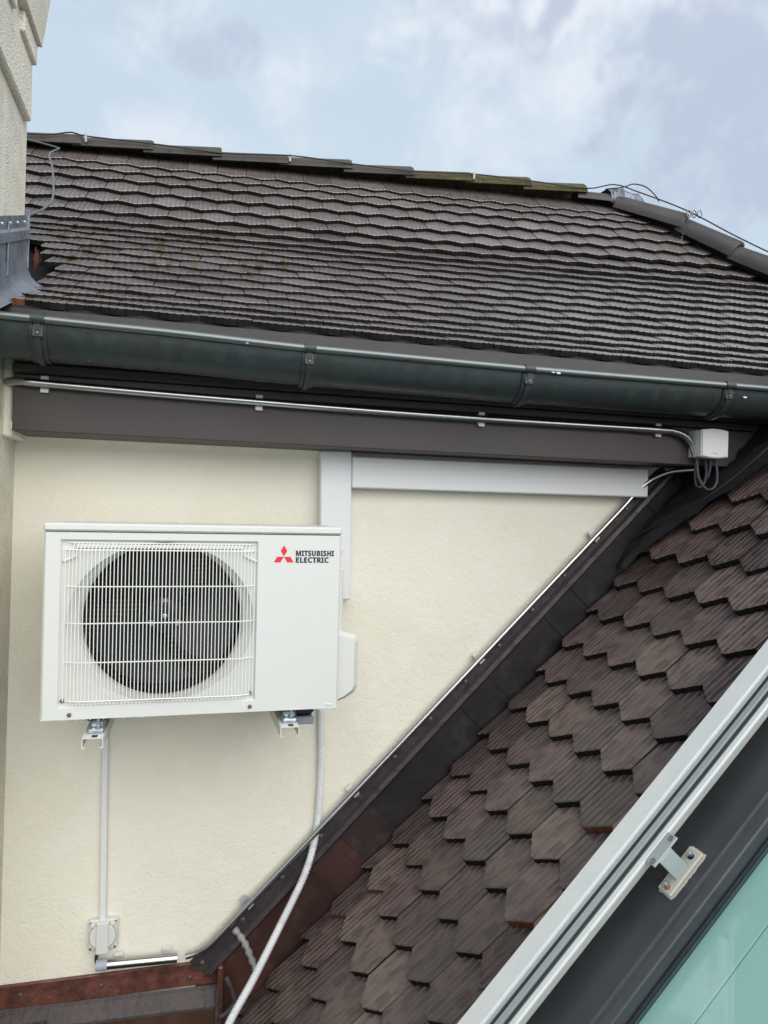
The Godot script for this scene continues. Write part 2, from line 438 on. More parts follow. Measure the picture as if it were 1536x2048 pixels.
func row_point(k: float, x: float) -> Vector3:
	var i := clampi(int(floor(k)), 0, rows.size() - 2)
	var p: Vector2 = rows[i].lerp(rows[i + 1], k - i)
	var w := clampf(k / 14.0, 0.0, 1.0)
	return Vector3(x, p.y + (-0.002 + 0.022 * w) * (x - X0), p.x + 0.051 * w * (x - X0))

# lower roof: s up the slope, h out of it, z towards the viewer
const LB := Vector3(0.642, -1.02, 0.0)
const LD := Vector3(0.69, 0.7238, 0.0)
const LN := Vector3(-0.7238, 0.69, 0.0)
func low(s: float, h: float, z: float) -> Vector3: return LB + LD * s + LN * h + Vector3(0, 0, z)

var cam_at := Vector3(0.37190584, 0.57092831, 2.51313794)

func _ready() -> void:
	rng.seed = 20240611
	# ---------------- camera
	var yaw := 0.2578118; var pitch := 0.0017731; var roll := 0.0281588
	var fwd := Vector3(sin(yaw) * cos(pitch), sin(pitch), -cos(yaw) * cos(pitch))
	var rt := Vector3(cos(yaw), 0, sin(yaw)); var up := rt.cross(fwd)
	var r2 := rt * cos(roll) + up * sin(roll); var u2 := up * cos(roll) - rt * sin(roll)
	var cam := Camera3D.new(); cam.name = "camera"; add_child(cam)
	cam.transform = Transform3D(Basis(r2, u2, -fwd), cam_at)
	cam.fov = rad_to_deg(2.0 * atan(1024.0 / 1461.85)); cam.near = 0.05; cam.far = 4000.0; cam.current = true
	# ---------------- sky, light, exposure
	var env := Environment.new()
	env.background_mode = Environment.BG_SKY; env.tonemap_mode = Environment.TONE_MAPPER_LINEAR
	env.tonemap_exposure = 2.15
	env.sdfgi_enabled = true; env.ssao_enabled = true; env.ssil_enabled = true
	var sky := Sky.new(); var pan := PanoramaSkyMaterial.new(); pan.panorama = sky_image(); sky.sky_material = pan
	env.sky = sky; env.background_energy_multiplier = 0.495
	var we := WorldEnvironment.new(); we.name = "environment"; we.environment = env; add_child(we)
	var sun := DirectionalLight3D.new(); sun.name = "sun"; add_child(sun)
	sun.light_energy = 0.5; sun.light_angular_distance = 75.0; sun.light_color = Color(1.0, 0.985, 0.96); sun.shadow_enabled = true
	sun.look_at_from_position(Vector3(1.7, 3.5, 5.0), Vector3.ZERO)
	make_materials(); build_rows()
	# ---------------- setting and house
	var gm := MB.new(); gm.quad(Vector3(-800, -6.5, 800), Vector3(800, -6.5, 800), Vector3(800, -6.5, -800), Vector3(-800, -6.5, -800))
	var ground := obj("ground", gm, mat(c8(122, 122, 116), 0.9)); ground.set_meta("kind", "structure")
	build_house()
	build_gutter()
	build_services()
	build_heat_pump()
	build_roof_window()
	build_small_things()

func sky_image() -> ImageTexture:
	var w := 1024; var h := 512
	var f1 := noise(71, 1.5, 5, 0.35); f1.domain_warp_frequency = 1.1
	var f2 := noise(72, 2.6, 5, 0.25); f2.domain_warp_frequency = 2.0
	var f3 := noise(74, 0.9, 3)
	var d := PackedByteArray(); d.resize(w * h * 3)
	var blue := c8(197, 214, 229); var white := c8(231, 237, 245); var shade := c8(184, 196, 216)
	for y in h:
		var el := PI * (0.5 - (y + 0.5) / h)
		for x in w:
			var az := TAU * (x + 0.5) / w + SKY_TURN
			var p := Vector3(cos(el) * sin(az), sin(el) * 1.5, cos(el) * cos(az))
			var c := blue.lerp(white, smoothstep(-0.35, 0.42, f1.get_noise_3dv(p) + 0.35 * f2.get_noise_3dv(p)))
			c = c.lerp(shade, smoothstep(0.02, 0.45, f2.get_noise_3dv(p + Vector3(9, 3, 1)) + 0.6 * f3.get_noise_3dv(p)) * 0.85)
			if el < 0.0: c = c.lerp(c8(170, 176, 182), smoothstep(0.0, -0.2, el))
			var i := (y * w + x) * 3
			d[i] = int(c.r * 255.0); d[i + 1] = int(c.g * 255.0); d[i + 2] = int(c.b * 255.0)
	return ImageTexture.create_from_image(Image.create_from_data(w, h, false, Image.FORMAT_RGB8, d))

# ------------------------------------------------------------------ the house
func build_house() -> void:
	var house := thing("house", "cream rendered house with dark brown pointed roof tiles and a chimney", "house")
	# wall under the eaves
	var m := MB.new(); m.box(Vector3(1.9, -2.86, -0.12), Vector3(4.4, 7.28, 0.24))
	obj("wall", m, M.wall, house)
	m = MB.new(); m.box(Vector3(1.151, 0.796, 0.0975), Vector3(2.58, 0.022, 0.195))
	obj("soffit", m, M.wall, house)
	m = MB.new()
	var ra := PackedVector3Array(); var rb := PackedVector3Array()
	for i in 7:
		var a := PI / 2 * i / 6
		var c := Vector3(0, 0.757 + 0.028 * sin(a), 0.028 - 0.0275 * cos(a))
		ra.append(Vector3(-0.167, c.y, c.z)); rb.append(Vector3(2.42, c.y, c.z))
	m.loft([rb, ra]); obj("soffit_cove", m, M.wall, house)
	# boards of the eaves
	m = MB.new(); m.box(Vector3(1.153, 0.848, 0.1), Vector3(2.576, 0.136, 0.2), 0.003)
	obj("fascia_board", m, M.fascia, house)
	m = MB.new(); m.box(Vector3(1.153, 0.932, 0.102), Vector3(2.576, 0.026, 0.208), 0.004)
	m.box(Vector3(1.153, 0.962, 0.106), Vector3(2.576, 0.03, 0.216), 0.006)
	m.box(Vector3(1.153, 1.03, 0.111), Vector3(2.576, 0.102, 0.226), 0.003)
	obj("eaves_moulding", m, M.fascia, house)
	m = MB.new(); m.box(Vector3(2.475, 0.93, 0.14), Vector3(0.05, 0.30, 0.17), 0.003)
	m.box(Vector3(3.1, 0.96, 0.05), Vector3(1.2, 0.24, 0.2), 0.003)
	obj("fascia_return", m, M.fascia, house)
	m = MB.new(); m.box(Vector3(-0.1535, 0.9, 0.09), Vector3(0.029, 0.27, 0.174), 0.006)
	obj("render_fillet", m, M.wall, house)
	build_main_roof(house)
	build_lower_roof(house)
	build_flashing(house)
	build_chimney(house)

func hip_x(k: float) -> float: return 2.99 + (19.0 - k) * 0.077

func build_main_roof(house: Node3D) -> void:
	var deck := MB.new(); var grid := []
	for k in 24:
		var line := PackedVector3Array()
		var kk := minf(k, 20.6)
		for x in [-1.6, 0.4, 2.4, 3.4, 5.6]:
			var p := row_point(minf(kk, 19.0), minf(x, hip_x(kk) + 0.25))
			if kk > 19.0: p += Vector3(0, 0.09, -0.083) * (kk - 19.0)
			if k > 20: p = row_point(19, minf(x, 2.95)) + Vector3(0, 0.15 - 0.62 * (k - 20), -0.14 - 0.6 * (k - 20))
			line.append(p + Vector3(0, -0.055, -0.02))
		grid.append(line)
	for line in grid: line.reverse()
	deck.loft(grid, false, false)
	deck.quad(Vector3(3.0, 2.4, -1.6), Vector3(5.5, 1.05, 0.25), Vector3(5.6, 1.0, -3.4), Vector3(3.0, 2.3, -1.75))
	var roof := obj("main_roof", deck, M.deck, house)
	roof.set_meta("label", "brown tiled main roof above the gutter")
	var w := 0.1555; var pitch := 0.158
	var meshes := []
	for i in 4: meshes.append(tile_mesh(w, 0.27, 0.022, 0.036, 7, 300 + i))
	var spots := []
	for k in 20:
		var a := row_point(k, 0.4)
		var b := row_point(k + 1, 0.4) if k < 19 else row_point(19, 0.4) + Vector3(0, 0.093, -0.085)
		var a2 := row_point(k, 1.4)
		var ax := (a2 - a).normalized()
		var upv := (b - a); upv = (upv - ax * upv.dot(ax)).normalized()
		var nz := ax.cross(upv)
		var d := lerpf(0.1, 0.172, smoothstep(8.0, 14.0, k))                                       # each tile rides on the one below
		var ydir := (upv * cos(d) - nz * sin(d)).normalized(); var zdir := ax.cross(ydir)
		var first: float = FIRST[k]
		var x := -0.333 - pitch * 5 + (0.0 if k % 2 == 1 else 0.079) + pitch * 0.5
		while x < hip_x(k) + 0.03 and x < 4.6:
			if x + 0.06 > first:
				var p := row_point(k, x) + nz * rng.randf_range(-0.0012, 0.0016) + ydir * rng.randf_range(-0.002, 0.002)
				var bs := Basis(ax, ydir, zdir).rotated(nz, rng.randf_range(-0.006, 0.006)).rotated(ax, rng.randf_range(-0.008, 0.008))
				var dist := p.distance_to(cam_at)
				var see := absf(nz.dot((cam_at - p).normalized())) + 0.08
				spots.append({"t": Transform3D(bs, p), "k": k, "area": see / (dist * dist), "x": x, "cut": (first - x) / (w * 0.5)})
			x += pitch
	spots.sort_custom(func(p, q): return p.area > q.area)
	var rest_face := SurfaceTool.new(); var rest_edge := SurfaceTool.new()
	rest_face.begin(Mesh.PRIMITIVE_TRIANGLES); rest_edge.begin(Mesh.PRIMITIVE_TRIANGLES)
	var i := 0
	for s in spots:
		var ms: ArrayMesh = meshes[rng.randi() % 4]
		if s.cut > -0.95 and s.k < 9: ms = tile_mesh(w, 0.27, 0.022, 0.036, 7, 700 + s.k, s.cut, 1.0)
		var mt: Material = M.top_tile[rng.randi() % 8]
		if i < 290:
			var clay: bool = s.k == 0 and s.x < -0.02
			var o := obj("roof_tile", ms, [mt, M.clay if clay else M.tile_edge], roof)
			o.transform = s.t
		else:
			rest_face.append_from(ms, 0, s.t); rest_edge.append_from(ms, 1, s.t)
		i += 1
	if i > 290:
		var am := rest_face.commit(); am = rest_edge.commit(am)
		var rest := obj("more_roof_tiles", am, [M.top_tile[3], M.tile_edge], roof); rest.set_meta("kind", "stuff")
	print("main roof tiles ", i)
	# ridge and hip tiles: half cones, each lapping the next
	var apex := func(x: float) -> Vector3: return Vector3(x, 2.517 + 0.03 * (x - X0), -1.735 + 0.05 * (x - X0))
	var ridge_cap := func(a: Vector3, b: Vector3, ra: float, rb: float, material, nm: String) -> void:
		var is_hip := nm == "hip_tile"
		var lo_deg := -14.0 if is_hip else -3.0; var tall := 0.92 if is_hip else 0.8
		var ax: Vector3 = (b - a).normalized(); var side := ax.cross(Vector3.UP).normalized(); var top := side.cross(ax)
		var rr := []; var inner := []
		for q in [[0.0, ra], [0.5, (ra + rb) * 0.5], [0.97, rb], [1.0, rb - 0.004]]:
			var line := PackedVector3Array(); var line2 := PackedVector3Array()
			for j in 15:
				var t := deg_to_rad(lo_deg + (180.0 - 2.0 * lo_deg) * j / 14.0)
				var dir := side * cos(t) + top * sin(t) * tall
				line.append(a.lerp(b, q[0]) + dir * q[1]); line2.append(a.lerp(b, q[0]) + dir * (q[1] - 0.016))
			rr.append(line); inner.append(line2)
		var mb := MB.new(); mb.loft(rr); inner.reverse(); mb.loft(inner)
		for j in 14:
			mb.out([rr[3][j], rr[3][j + 1], inner[0][j + 1], inner[0][j]], a)
		obj(nm, mb, material, roof)
	var ends := []
	for j in 12: ends.append(-0.245 - 0.366 * 3 + 0.366 * j)
	for j in ends.size() - 1:
		var a: Vector3 = apex.call(ends[j] - 0.05); var b: Vector3 = apex.call(ends[j + 1])
		var lift := 0.004 * sin(j * 2.3)
		var mt: Material = M.ridge_moss if j >= 8 else M.ridge
		ridge_cap.call(a + Vector3(0, lift - 0.008, 0), b + Vector3(0, lift + 0.006, 0), 0.086, 0.097, mt, "ridge_tile")
	ridge_cap.call(apex.call(ends[11] - 0.05) + Vector3(0, -0.03, 0), apex.call(ends[11] + 0.28) + Vector3(0, -0.05, 0.03), 0.083, 0.086, M.hip, "ridge_tile")
	var h0: Vector3 = apex.call(ends[11] + 0.22)
	var hip := [h0 + Vector3(0.0, -0.075, 0.06)]
	for k in [17.0, 14.5, 12.5, 10.0]: hip.append(row_point(k, hip_x(k) + 0.07) + Vector3(0, 0.02, -0.02))
	for j in range(hip.size() - 2, -1, -1):
		ridge_cap.call(hip[j] + (hip[j] - hip[j + 1]).normalized() * 0.02 + Vector3(0, -0.006, 0), hip[j + 1] + Vector3(0, 0.014, 0), 0.088, 0.1, M.hip, "hip_tile")
	# crumpled lead saddle where ridge and hip meet
	var cr := noise(81, 14.0, 3); var lg := []
	for iu in 13:
		var line := PackedVector3Array()
		for iv in 11:
			var u := -0.07 + 0.2 * iu / 12.0; var ph := deg_to_rad(-15 + 210.0 * iv / 10.0)
			var r := 0.092 + 0.02 * cr.get_noise_2d(u * 1.6, ph * 0.3)
			line.append(h0 + Vector3(u, sin(ph) * r - 0.03 - 0.28 * maxf(u - 0.03, 0.0), cos(ph) * r + 0.02 + u * 0.2))
		lg.append(line)
	for line in lg: line.reverse()
	var sm := MB.new(); sm.loft(lg, false, false); obj("lead_saddle", sm, M.lead, roof)
	# metal apron below the lowest course
	var ap := MB.new(); var l1 := PackedVector3Array(); var l2 := PackedVector3Array(); var l3 := PackedVector3Array(); var l4 := PackedVector3Array()
	for x in [-0.167, 0.6, 1.4, 2.2, 3.4]:
		var p := row_point(0, x)
		l1.append(p + Vector3(0, 0.02, -0.09)); l2.append(p + Vector3(0, -0.024, -0.012)); l3.append(p + Vector3(0, -0.085, -0.002)); l4.append(p + Vector3(0, -0.135, -0.02))
	ap.loft([l4, l3, l2, l1], false, false); obj("eaves_apron", ap, M.apron, roof)
	# moss cushions along the lower laps on the chimney side
	var ms2 := MB.new()
	for q in 60:
		var k := 7 + rng.randi() % 6; var x := -0.1 + pow(rng.randf(), 1.7) * 0.9
		if k > 9: x -= 0.1
		var p := row_point(k, x) + Vector3(0, -0.004, 0.004); var r := rng.randf_range(0.003, 0.008)
		var ring := []
		for e in 4:
			var line := PackedVector3Array()
			for a in 7: line.append(p + Vector3(cos(TAU * a / 7) * r * 2.2 * cos(e * 0.5), sin(e * 0.5) * r, sin(TAU * a / 7) * r * cos(e * 0.5)))
			line.reverse(); ring.append(line)
		ms2.loft(ring, true, true)
	var mo := obj("moss", ms2, M.moss, roof); mo.set_meta("kind", "stuff")

func build_lower_roof(house: Node3D) -> void:
	var deck := MB.new()
	deck.quad(low(-1.4, -0.05, 1.06), low(3.4, -0.05, 1.06), low(3.4, -0.05, -0.05), low(-1.4, -0.05, -0.05))
	deck.quad(low(-1.4, -0.05, 4.6), low(3.4, -0.05, 4.6), low(3.4, -0.05, 2.4), low(-1.4, -0.05, 2.4))
	deck.quad(low(-1.4, -0.06, -0.05), low(-1.4, -4.0, -0.05), low(-1.4, -4.0, 4.6), low(-1.4, -0.06, 4.6))
	var roof := obj("lower_roof", deck, M.deck, house)
	roof.set_meta("label", "brown tiled roof slope running up against the wall")
	var w := 0.1562; var length := 0.33; var th := 0.024; var tip := 0.05
	var full := []
	for i in 5: full.append(tile_mesh(w, length, th, tip, 7, 500 + i))
	var delta := 0.15
	var count := 0
	for k in range(-10, 10):
		var s := 1.083 + 0.153 * k
		var ydir := (LD * cos(delta) - LN * sin(delta)).normalized(); var zdir := Vector3(0, 0, 1).cross(ydir)
		var j := 0
		while true:
			var z := -0.002 + 0.158 * j + (0.079 if posmod(k, 2) == 1 else 0.0)
			j += 1
			if z > 1.2: break
			if z + 0.078 < 0.05: continue
			var shape: ArrayMesh = full[rng.randi() % 5]
			if z - 0.078 < 0.03:                            # cut along the flashing
				shape = tile_mesh(w, length, th, tip, 7, 600 + k, (0.03 + rng.randf_range(-0.004, 0.01) - z) / (w * 0.5), 1.0)
			if s > 2.05 and z < 0.12 + (s - 2.05) * 0.7: continue
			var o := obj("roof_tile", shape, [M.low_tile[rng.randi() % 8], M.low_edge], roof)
			var bs := Basis(Vector3(0, 0, 1), ydir, zdir).rotated(LN, rng.randf_range(-0.012, 0.012)).rotated(Vector3(0, 0, 1), rng.randf_range(-0.01, 0.012))
			o.transform = Transform3D(bs, low(s + rng.randf_range(-0.004, 0.004), rng.randf_range(-0.002, 0.002), z))
			if (k == -5 and j == 1) or (k == -2 and j == 6) or (k == 0 and j == 6) or (k == 1 and j == 7) or (k == -4 and j == 2):
				o.set_surface_override_material(1, M.clay)
			count += 1
	print("lower roof tiles ", count)
	# soft membrane dressed over the top corner under the eaves
	var nf := noise(91, 9.0, 3); var g := []
	for i in 22:
		var s := 1.93 + 0.9 * i / 21.0; var line := PackedVector3Array()
		for q in 12:
			var v := q / 11.0
			var z := -0.02 + v * (0.085 + clampf((s - 2.0) * 0.62, 0.0, 0.44))
			var edge := smoothstep(0.8, 1.0, v)
			line.append(low(s, 0.034 + 0.02 * nf.get_noise_2d(s, z) + 0.012 * sin(v * PI) - 0.018 * edge - 0.02 * smoothstep(0.12, 0.0, s - 1.93), z))
		g.append(line)
	var mm := MB.new(); mm.loft(g); obj("membrane", mm, M.membrane, roof)

func build_flashing(house: Node3D) -> void:
	# cover strip that follows the slope on the wall, then sheets down to the tiles
	var cover := MB.new()
	var a := []; var prof := [[0.222, 0.004, 0.0], [0.214, 0.016, 0.0], [0.172, 0.018, 0.0], [0.163, 0.031, 0.0], [0.148, 0.034, 0.0], [0.138, 0.022, 0.0], [0.134, 0.012, 0.0]]
	for s in [-0.12, 0.3, 0.8, 1.3, 1.8, 2.35]:
		var line := PackedVector3Array()
		for p in prof:
			var h: float = p[0] - 0.0285 * (s - 0.0) * (1.0 if p[0] > 0.2 else 0.72)
			var e: float = 0.0 if s > -0.1 else (p[0] - 0.222) * -0.55
			line.append(low(s + e, h, p[1]))
		a.append(line)
	cover.loft(a, false, false)
	var strip := obj("wall_flashing", cover, M.strip, house)
	strip.set_meta("label", "dark metal cover strip screwed along the sloping joint of wall and tiles")
	for i in 14:
		var s := -0.075 + 0.183 * i
		var t := Transform3D(Basis.IDENTITY, low(s, 0.193 - 0.024 * s, 0.0175))
		obj("screw", dome(t, 0.0085, 0.005), M.dark_screw, strip)
	for i in 18:
		var s0 := -0.25 + 0.153 * i; var tone := clampi(4 - i / 2, 0, 4)
		if i == 4: tone = 3
		var m := MB.new(); var g := []
		for q in [[0.150, 0.008], [0.09, 0.01], [0.03, 0.013], [-0.02, 0.016], [-0.07, 0.017]]:
			var line := PackedVector3Array()
			for e in [0.0, 0.5, 1.0]:
				line.append(low(s0 + 0.163 * e, q[0] - 0.02 * s0 * (1.0 if q[0] > 0.1 else 0.0), q[1] + 0.003 * (1.0 - e) + 0.0015 * sin(i * 1.7 + e * 3.0)))
			line.reverse(); g.append(line)
		m.loft(g, false, false)
		obj("flashing_sheet", m, M.sheet[tone], strip)
	# copper box at the foot of the wall
	var m := MB.new(); m.box(Vector3(0.165, -0.978, 0.006), Vector3(0.665, 0.076, 0.013), 0.003)
	var cb := obj("copper_flashing", m, M.copper, house)
	cb.set_meta("label", "red brown copper upstand along the foot of the wall")
	m = MB.new(); var q1 := PackedVector3Array(); var q2 := PackedVector3Array()
	for p in [[-1.008, 0.014], [-1.016, 0.024], [-1.055, 0.052], [-1.064, 0.052]]:
		q1.append(Vector3(-0.165, p[0] - 0.002, p[1])); q2.append(Vector3(0.5, p[0] - 0.012, p[1]))
	m.loft([q1, q2], false, false); obj("soldered_fold", m, M.solder, cb)
	m = MB.new(); m.quad(Vector3(-0.165, -1.8, 0.05), Vector3(0.492, -1.8, 0.05), Vector3(0.492, -1.07, 0.05), Vector3(-0.165, -1.06, 0.05)); obj("copper_face", m, M.brown_copper, cb)
	m = MB.new(); m.box(Vector3(0.508, -1.3, 0.03), Vector3(0.018, 0.72, 0.052), 0.004); obj("copper_corner", m, M.copper, cb)
	m = MB.new()
	var bead := []
	for i in 30: bead.append(Vector3(0.4985 + 0.001 * sin(i * 2.1), -1.01 - 0.02 * i, 0.057))
	var rad := []
	for i in 30: rad.append(0.007 + 0.0015 * sin(i * 1.9) + 0.001 * sin(i * 5.1))
	m.tube(bead, rad, 8); obj("solder_bead", m, M.solder, cb)
	m = MB.new(); m.tube(smooth_path([Vector3(0.524, -0.975, 0.055), Vector3(0.535, -0.99, 0.06), Vector3(0.55, -1.03, 0.06), Vector3(0.555, -1.06, 0.06), Vector3(0.53, -1.09, 0.06), Vector3(0.51, -1.1, 0.058)], 0.008), 0.0085, 8); obj("solder_seam", m, M.solder, cb)
	m = MB.new(); var pn := noise(95, 20.0, 3); var pg := []
	for i in 8:
		var line := PackedVector3Array()
		for j in 8: line.append(Vector3(-0.166 + 0.021 * i, -1.02 - 0.02 * j, 0.056 + 0.006 * pn.get_noise_2d(i * 0.04, j * 0.04) - 0.0012 * i + (-0.02 if j == 0 else 0.0)))
		line.reverse(); pg.append(line)
	m.loft(pg, false, false); obj("solder_patch", m, M.solder, cb)
	for p in [Vector3(-0.105, -0.972, 0.0125), Vector3(0.135, -0.974, 0.0125), Vector3(0.41, -0.985, 0.0125)]:
		obj("screw", dome(Transform3D(Basis.IDENTITY, p), 0.0075, 0.005), M.dark_screw, cb)

func build_chimney(house: Node3D) -> void:
	var m := MB.new(); m.box(Vector3(-0.668, -2.3, 0.29), Vector3(1.0, 8.9, 0.68), 0.012)
	var ch := obj("chimney", m, M.stack, house)
	ch.set_meta("label", "cream roughcast chimney with stepped mouldings and grey metal flashing")
	m = MB.new(); m.box(Vector3(-0.658, 1.834, 0.325), Vector3(1.02, 0.132, 0.65), 0.005); obj("moulding", m, M.mould, ch)
	m = MB.new(); m.box(Vector3(-0.6585, 1.99, 0.325), Vector3(1.018, 0.184, 0.652), 0.003); obj("moulding", m, M.mould, ch)
	for i in 3:
		m = MB.new(); m.box(Vector3(-0.16, 1.978, 0.09 + 0.27 * i), Vector3(0.048, 0.062, 0.18), 0.004); obj("dentil", m, M.mould, ch)
	m = MB.new()
	var base := [Vector3(-1.2, 2.0095, -0.0), Vector3(-0.123, 2.0095, -0.0), Vector3(-0.123, 2.0095, 0.7), Vector3(-1.2, 2.0095, 0.7)]
	var topp := [Vector3(-1.25, 2.6, -0.02), Vector3(-0.05, 2.6, -0.02), Vector3(-0.05, 2.6, 0.74), Vector3(-1.25, 2.6, 0.74)]
	var mid := Vector3(-0.6, 2.3, 0.5)
	m.out(base, mid); m.out(topp, mid)
	for i in 4: m.out([base[i], base[(i + 1) % 4], topp[(i + 1) % 4], topp[i]], mid)
	obj("cornice", m, M.stack, ch)
	# sheet metal skirt: band, upstand and a foot that kicks out over the tiles
	# its upper edge falls with the roof
	m = MB.new(); var g := []
	for i in 14:
		var z := -0.056 + 0.045 * i; var line := PackedVector3Array(); var y0 := 1.4745 - 0.395 * z
		for q in [[0.0, 0.0005], [0.0, 0.006], [-0.038, 0.006], [-0.046, 0.014], [-0.074, 0.015], [-0.078, 0.008]]:
			line.append(Vector3(-0.168 + q[1], y0 + q[0], z))
		g.append(line)
	m.loft(g, false, false); obj("chimney_flashing", m, M.lead, ch)
	m = MB.new(); m.box(Vector3(-0.4, 1.42, -0.054), Vector3(0.49, 0.19, 0.006), 0.002); obj("chimney_flashing", m, M.lead, ch)
	m = MB.new(); g = []
	for i in 14:
		var z := -0.056 + 0.045 * i; var line := PackedVector3Array(); var y0 := 1.4745 - 0.395 * z
		var kick := 1.0 - 0.55 * smoothstep(0.08, 0.26, z)
		for q in [[-0.07, 0.006], [-0.13, 0.007], [-0.17, 0.011], [-0.195, 0.02], [-0.21, 0.034], [-0.222, 0.055], [-0.236, 0.085]]:
			line.append(Vector3(-0.168 + 0.006 + (q[1] - 0.006) * kick, y0 + q[0], z))
		g.append(line)
	m.loft(g); obj("upstand", m, M.lead, ch)
	m = MB.new(); m.box(Vector3(-0.158, 1.3, 0.2), Vector3(0.006, 0.16, 0.014), 0.002); obj("folded_seam", m, M.lead, ch)
	for z in [-0.005, 0.085, 0.175, 0.265, 0.355, 0.445]:
		obj("rivet", dome(Transform3D(Basis(Vector3(0, 0, -1), Vector3(0, 1, 0), Vector3(1, 0, 0)), Vector3(-0.162, 1.4525 - 0.395 * z, z)), 0.006, 0.006), M.bolt, ch)

# ------------------------------------------------------------------ gutter
func gutter_rim(x: float) -> float:
	var xs := [-0.2, 0.25, 0.69, 1.37, 2.28, 3.4]; var ys := [1.056, 1.049, 1.037, 1.031, 1.033, 1.03]
	for i in 5:
		if x <= xs[i + 1]:
			var t: float = (x - xs[i]) / (xs[i + 1] - xs[i]); return lerpf(ys[i], ys[i + 1], smoothstep(0.0, 1.0, t) * 0.4 + t * 0.6)
	return 1.03

func build_gutter() -> void:
	var g := thing("rain_gutter", "dark green patinated half round gutter hung below the roof edge", "gutter", Vector3(1.1, 1.03, 0.345))
	var off := g.position
	var R := 0.079
	var outer := []; var inner := []; var lip := []
	for i in 61:
		var x := -0.166 + 3.4 * i / 60.0; var y: float = gutter_rim(x) - 0.006
		var a := PackedVector3Array(); var b := PackedVector3Array()
		for j in 17:
			var t := deg_to_rad(-2.0 - 178.0 * j / 16.0)
			var d := Vector3(0, sin(t) * 1.1, cos(t))
			a.append(Vector3(x, y, 0.345) + d * R - off); b.append(Vector3(x, y, 0.345) + d * (R - 0.003) - off)
		b.reverse(); outer.append(a); inner.append(b)
		lip.append(Vector3(x, y + 0.006, 0.345 + R + 0.007) - off)
	var m := MB.new(); m.loft(outer); m.loft(inner); obj("trough", m, M.gutter, g)
	m = MB.new(); m.tube(lip, 0.0105, 12); obj("rolled_rim", m, M.bead, g)
	var xs := [-0.03, 0.688, 1.375, 2.11]
	for x in xs:
		var y: float = gutter_rim(x) - 0.006
		var sm := MB.new(); var gr := []
		for e in [[-0.02, 0.0], [-0.02, 0.006], [-0.008, 0.005], [-0.007, 0.011], [0.007, 0.011], [0.008, 0.005], [0.02, 0.006], [0.02, 0.0]]:
			var line := PackedVector3Array()
			for j in 17:
				var t := deg_to_rad(6.0 - 150.0 * j / 16.0)
				line.append(Vector3(x + e[0], y + sin(t) * 1.1 * (R + e[1]), 0.345 + cos(t) * (R + e[1])) - off)
			gr.append(line)
		sm.loft(gr, false, false)
		var st := obj("gutter_strap", sm, M.strap, g)
		sm = MB.new(); sm.tube([Vector3(x - 0.017, y + 0.006, 0.345 + R + 0.007) - off, Vector3(x + 0.017, y + 0.006, 0.345 + R + 0.007) - off], 0.014, 12)
		sm.box(Vector3(x, y - 0.022, 0.345 + R + 0.004) - off, Vector3(0.028, 0.036, 0.006), 0.002)
		obj("clip", sm, M.strap, st)
		obj("rivet", dome(Transform3D(Basis.IDENTITY, Vector3(x, y - 0.03, 0.345 + R + 0.0075) - off), 0.0045, 0.004), M.dark_screw, st)
	# bird droppings on the rim
	var w := MB.new()
	for q in [[1.452, -0.006, 0.0045], [1.47, -0.007, 0.006], [0.51, -0.007, 0.003], [2.175, -0.035, 0.006]]:
		var y: float = gutter_rim(q[0]) + q[1]
		w.lathe([[q[2], 0.0], [q[2] * 0.7, 0.0022], [0.0001, 0.003]], Transform3D(Basis(Vector3.RIGHT * 1.4, Vector3.UP * 0.6, Vector3.BACK), Vector3(q[0], y, 0.345 + R + (0.0165 if q[1] > -0.02 else 0.004)) - off), 9)
	var dr := obj("bird_dropping", w, M.pvc, g); dr.set_meta("kind", "stuff")

# ------------------------------------------------------------------ conduits, trunking, boxes
func clip_shape(c: Vector3, along: Vector3, across: Vector3, w: float, len_: float) -> MB:   # saddle with two tabs that show beside the pipe
	var m := MB.new(); var z := Vector3.BACK
	var b := Basis(along, across, along.cross(across))
	m.box(c + across * len_ - z * 0.004, Vector3(w, 0.012, 0.006), 0.001, b)
	m.box(c - across * len_ - z * 0.004, Vector3(w, 0.012, 0.006), 0.001, b)
	m.box(c - z * 0.012, Vector3(w, len_ * 2.0, 0.004), 0.0, b)
	return m

